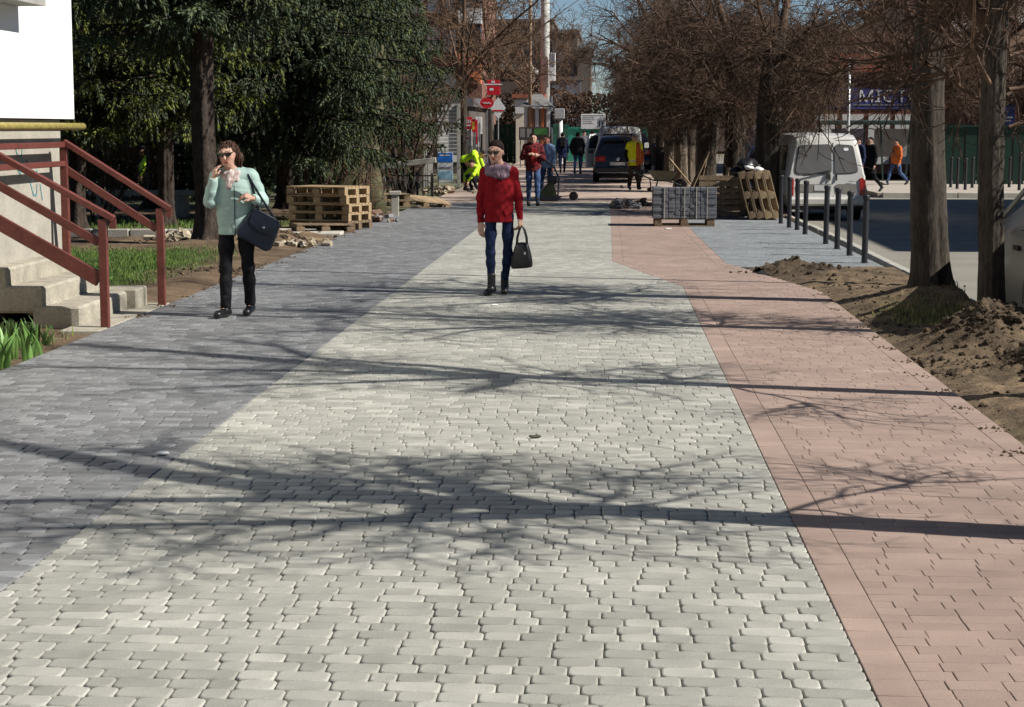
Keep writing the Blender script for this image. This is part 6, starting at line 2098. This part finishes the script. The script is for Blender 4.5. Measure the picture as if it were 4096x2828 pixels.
# dark shop row under the signs
building('shop_row', 'low dark shop row behind the signs and workers', -12, -5.6, 74, 90, 2.6, M('shop_dark', (.10, .085, .075), var=.15, scale=1), [('front', .4, 2.0, spans(-11.6, -5.8, 5, .8))], roofmat=M('shop_fascia', (.12, .12, .13)))
t = thing('iron_gate', 'black iron gate frame left of the woman in red', 'gate', (-4.5, 63, 0))
for x in (-4.75, -4.35):
    mb = MB(); mb.box((x, 63, .75), (.07, .07, 1.6)); child(mb, 'post', m_blackpl, t)
for k in range(5):
    mb = MB(); mb.box((-4.69 + k * .07, 63, .8), (.02, .02, 1.3)); child(mb, 'bar', m_blackpl, t)
# poles
def pole(label, u, Y, r, top, mat, name='lamp_post', extra=()):
    p = W(u, 140, Y); t = thing(name, label, 'pole', (p.x, Y, -.1))
    mb = MB(); mb.smooth = True; mb.cyl((0, 0, 0), (0, 0, top), r, r * .75, 14); mb.build('shaft', mat, t)
    mb = MB(); mb.lathe([(r * 1.7, 0), (r * 1.7, .3), (r * 1.05, .34)], 14); mb.build('foot', mat, t)
    return t, p
m_pconc = M('pole_concrete', (.50, .49, .45), rough=.9, var=.12, scale=3)
t, p = pole('thick pale concrete lamp pole with a white box sign', 545, 100, .27, 14, m_pconc)
a, b = W(549, 81, 99.6), W(555.5, 53, 99.6)
mb = MB(); mb.box(((a.x + b.x) / 2 - p.x, -.4, (a.z + b.z) / 2 + .1), (b.x - a.x, .3, b.z - a.z), bev=.02); sg = mb.build('box_sign', m_swhite, t)
for k in range(3):
    mb = MB(); mb.box(((a.x + b.x) / 2 - p.x - .08 + .1 * k, -.56, b.z - .25), (.05, .02, .7)); mb.build('sign_stripe', m_frame_g, sg)
pole('slim brownish utility pole left of the pale concrete pole', 530, 88, .09, 12, M('pole_wood', (.33, .22, .14), var=.15), 'utility_pole')
pole('short dark pole right of the pale concrete pole', 551, 92, .11, 3.4, M('dark_pole', (.06, .065, .075)), 'utility_pole')
t, p = pole('white pillar with a grey meter box on top beside the green hoarding', 560.5, 92, .13, 2.3, m_swhite, 'utility_pillar')
mb = MB(); mb.box((-.05, -.05, 2.55), (.5, .3, .5), bev=.02); mb.build('meter_box', M('meter_grey', (.4, .4, .4)), t)
pole('thin silver pole behind the roof of the white van', 848, 55, .05, 3.9, M('silver_pole', (.55, .55, .54), rough=.4, metal=.3), 'steel_pole')
t = thing('steel_pole', 'slim steel pole standing right behind the thick ridged linden', 'pole', (3.5, 20.85, -.05))
mb = MB(); mb.smooth = True; mb.cyl((0, 0, 0), (0, 0, 9), .045, .035, 12); mb.build('shaft', m_frame_g, t)
# hip-roofed kiosk with columns
Y = 88
a, b = W(524, 128, Y), W(550, 107, Y)
t = thing('pavilion', 'small pavilion with a hipped roof and striped columns beside the pale pole', 'kiosk', ((a.x + b.x) / 2, Y, 0))
xm, zr = (a.x + b.x) / 2, b.z
mb = MB(); mb.add([(a.x - .2, Y - .2, zr), (b.x + .2, Y - .2, zr), (b.x + .2, Y + 1.6, zr), (a.x - .2, Y + 1.6, zr), (xm - .2, Y + .7, zr + .62), (xm + .2, Y + .7, zr + .62)], [(0, 1, 5, 4), (1, 2, 5), (2, 3, 4, 5), (3, 0, 4), (3, 2, 1, 0)])
child(mb, 'roof', M('roof_grey', (.2, .19, .18), var=.1), t)
mb = MB(); mb.box((xm, Y + .8, zr / 2 - .06), (b.x - a.x - .1, 1.2, zr)); child(mb, 'wall', m_tan, t)
for k in range(5):
    mb = MB(); mb.box((a.x + (b.x - a.x) * (k + .3) / 4.6, Y + .1, zr / 2 - .03), (.12 if k % 2 else .16, .12, zr)); child(mb, 'column', m_swhite if k % 2 == 0 else m_orange_r, t)
panel('name_board', 'dark board with pale lettering and a green edge below the pavilion', 519, 127, 549, 140, 84, M('board_dark', (.05, .035, .03)), [(.04, .12, .2, .8, m_frame_g), (.26, .12, .42, .8, m_frame_g), (.5, .1, .95, .6, M('board_green', (.05, .16, .04)))])
building('shop_house', 'small cream shop with an orange roof edge above the pavilion', -4.9, -3.6, 97, 104, 3.3, M('cream_render', (.6, .55, .45)), [('front', 2.5, 3.2, spans(-5.1, -3.4, 2, .5))], roofmat=M('roof_redbrown', (.28, .10, .06)), roof_h=.2)
# green hoarding of boards
def hoarding(name, label, x0, x1, y0, y1, h, mat, n):
    t = thing(name, label, 'fence', (x0, y0, 0))
    me = None
    for k in range(n):
        f0, f1 = k / n, (k + 1) / n
        mb = MB(); mb.bar((x0 + (x1 - x0) * f0, y0 + (y1 - y0) * f0, h / 2 - .05), (x0 + (x1 - x0) * (f1 - .08 / n * 8 * .12), y0 + (y1 - y0) * f1, h / 2 - .05), .035 if k % 2 else .06, h + .1)
        child(mb, 'panel', mat, t)
    mb = MB(); mb.bar((x0, y0 - .06, h - .04), (x1, y1 - .06, h - .04), .05, .06); child(mb, 'rail', mat, t)
    return t
m_hd = M('hoarding_dark_green', (.02, .10, .075), rough=.6, var=.12); m_hl = M('hoarding_teal', (.04, .30, .22), rough=.6, var=.10)
hoarding('hoarding', 'dark green site hoarding behind the walkers', -7.0, -2.2, 100.5, 100, 1.95, m_hd, 16)
hoarding('hoarding', 'bright teal site hoarding under the white notice board', -2.2, 2.6, 98.5, 98, 1.8, m_hl, 16)
lines = [(.06, .08, .94, .13, m_frame_g), (.06, .22, .5, .25, m_frame_g), (.06, .32, .55, .35, m_frame_g), (.06, .45, .45, .48, m_frame_g), (.06, .6, .5, .63, m_frame_g), (.68, .35, .95, .85, M('print_grey', (.3, .32, .38))), (.72, .45, .78, .8, m_swhite), (.84, .45, .9, .8, m_swhite)]
panel('notice_board', 'white construction notice board with a grey building drawing', 581, 114, 605.5, 129, 97.6, m_swhite, lines)
t = building('box_truck', 'pale grey truck box seen over the white van', -.2, .95, 92, 97, 2.05, M('truck_grey', (.5, .5, .48)), [], roofmat=m_frame_w, roof_h=.06, cat='truck')
# ---------------- across the road
m_banner = M('banner_violet', (.055, .06, .20), rough=.6, var=.10, scale=2)
t = building('shop', 'shop across the road with a violet banner and red upper wall', 7.9, 15.5, 76, 90, 5.2, m_brick, [('front', .3, 2.3, spans(8.2, 13.5, 5, .85))], roofmat=M('shop_roof', (.2, .08, .06)), winmat=m_glz)
mb = MB(); mb.box((10.9, 75.7, 4.35), (5.2, .3, .7)); child(mb, 'fascia', M('fascia_orange', (.40, .10, .05), var=.2), t)
a, b = W(818, 109, 75), W(925, 88, 75)
bn = thing('banner', 'violet shop banner reading МІСТО in white letters', 'sign', ((a.x + b.x) / 2, 75.2, 0))
mb = MB(); mb.box(((a.x + b.x) / 2, 75.2, (a.z + b.z) / 2), (b.x - a.x, .08, b.z - a.z)); child(mb, 'panel', m_banner, bn)
mb = MB(); mb.box((W(837, 98, 75).x, 75.14, (a.z + b.z) / 2 + .02), (1.0, .02, (b.z - a.z) * .86)); child(mb, 'photo_print', M('banner_photo', (.06, .035, .04), var=.5, scale=6), bn)
p = W(884, 97, 75)
o = lettering('МІСТО', .66, m_swhite, None, (p.x + .25, 75.145, p.z), sx=1.1); o.parent = bn; o.matrix_parent_inverse = bn.matrix_basis.inverted()
mb = MB(); mb.box((p.x, 75.15, a.z + .16), (2.4, .01, .05)); child(mb, 'small_print', m_frame_g, bn)
t = thing('market_shelter', 'dark green flat-roofed shelter on slanting posts across the road', 'shelter', (7.5, 62, 0))
m_sh = M('shelter_green', (.02, .04, .035), rough=.7, var=.2)
mb = MB(); mb.box((7.6, 62.8, 1.93), (6.6, 2.6, .14), bev=.03); child(mb, 'roof', m_sh, t)
for k in range(9):
    x = 4.6 + k * .73
    mb = MB(); mb.bar((x, 61.7, 0), (x + (.12 if k % 2 else -.12), 61.7, 1.87), .055, .055); child(mb, 'post', m_sh, t)
for k in range(4):
    mb = MB(); mb.box((5.2 + k * 1.45, 63.9, 1.25), (1.15, .05, .95)); child(mb, 'poster', M('lilac_poster', (.30, .29, .42), var=.12) if k % 2 == 0 else M('grey_poster', (.35, .34, .34), var=.1), t)
mb = MB(); mb.smooth = True
for k in range(3): rock(mb, (5.1 + k * .55, 62.5, 2.12), .35, k, .5, 8, 6)
child(mb, 'tarpaulin', M('tarp_dark', (.025, .028, .04), rough=.8), t)
hoarding('green_fence', 'tall dark green board fence with shade put into its colour at the right across the road', 9.55, 19, 58.4, 58.0, 1.85, M('fence_shaded_green', (.008, .032, .022), rough=.6, var=.15), 26)  # green darkened so the colour itself carries the fence's shade
building('brick_house', 'tan and brick house behind the green fence at the right edge', 13.2, 24, 84, 96, 7.5, m_tan, [('front', 2.8, 4.2, spans(13.5, 20, 5, .7)), ('front', 5.2, 6.6, spans(13.5, 20, 5, .7))], roofmat=m_brick)
building('brick_house', 'red brick house at the right edge behind the slim linden', 15.4, 24, 72, 82, 3.6, m_brick, [('front', 1.9, 3.0, spans(15.6, 20, 4, .7))])
panel('street_sign', 'blue sign with white print at the right edge behind the slim linden', 1002, 104, 1015, 127, 66, M('sign_blue', (.02, .06, .28)), [(.15, .55, .85, .62, m_swhite), (.15, .7, .7, .76, m_swhite)])
building('long_house', 'long brown building behind the row of lindens', 3.9, 30, 150, 165, 9.5, M('long_brown', (.14, .11, .09), var=.1), [('front', z, z + 1.4, spans(4.4, 29, 16, .9)) for z in (1.2, 3.8, 6.4)])
building('unseen_shade_building', 'unseen grey building right of the view, added to shade the roadway', 13.4, 26, 26.5, 47, 7.2, m_apart2, [('left', z, z + 1.4, spans(27, 46.5, 7, 1.2)) for z in (.9, 4.0)])  # out of view, added to cast the shade on the road
# ---------------- garden background left
building('beige_house', 'low beige house with siding behind the spruces', -22, -13.0, 63, 72, 3.4, m_beige, [('front', 1.1, 2.5, [(-20.6, -19.4), (-18, -16.8)])])
building('left_block', 'grey panel building deep behind the spruces', -45, -14, 88, 100, 9, M('panel_grey', (.2, .19, .17), var=.1), [('front', z, z + 1.4, spans(-44, -15, 14, 1.1)) for z in (1.0, 3.6, 6.2)])
t = thing('garden_bench', 'concrete garden bench in the shade behind the far railing', 'bench', (-9.4, 37, 0))
mb = MB(); mb.box((-9.4, 37, .45), (2.2, .45, .1), bev=.015); child(mb, 'seat', m_conc, t)
for x in (-10.2, -8.6):
    mb = MB(); mb.box((x, 37, .18), (.2, .4, .46), bev=.01); child(mb, 'leg', m_conc, t)
# dark evergreen masses and hedges at the end of the views
def hedge(label, x0, x1, y, h, seed, mat=None, n=9000):
    rg = np.random.default_rng(seed)
    P = np.stack([rg.uniform(x0, x1, n), y + rg.normal(0, .8, n), h * rg.random(n) ** .8], 1)
    P[:, 2] *= .75 + .5 * (fbm(P[:, 0] * .5 + seed, P[:, 1] * 0, 3) + .5)
    D = rg.normal(0, 1, (n, 3)); D /= np.linalg.norm(D, axis=1, keepdims=True)
    E = np.cross(D, rg.normal(0, 1, (n, 3))); E /= np.linalg.norm(E, axis=1, keepdims=True)
    s = rg.uniform(.05, .16, n)[:, None]
    V = np.stack([P - D * s, P + E * s * .5, P + D * s, P - E * s * .5], 1).reshape(-1, 3)
    c = np.repeat(rg.uniform(.5, 1.4, n), 4)[:, None] * np.ones((1, 3))
    me = np_mesh('foliage', V, np.arange(len(V)).reshape(-1, 4), False, c)
    t = thing('hedge', label, 'hedge', ((x0 + x1) / 2, y, 0))
    o = objm('foliage', me, None, mat or m_needle); o.parent = t; o.matrix_parent_inverse = t.matrix_basis.inverted(); setp(o, kind='stuff')
hedge('dark hedge behind the thick spruce trunks', -16, -8.8, 48, 1.5, 1)
hedge('loose hedge at the back of the garden, left of the beige house', -26, -15, 56, 2.2, 2)
hedge('dark evergreen hedge between the kiosk and the spruces', -9.6, -7.4, 53, 3.0, 3)
hedge('brown leafless hedge under the receding lindens', 2.6, 3.6, 75, 1.4, 4, m_twig, 5000)
hedge('dark bushes behind the green hoarding', -9, 4, 112, 4.2, 5, m_twig, 16000)
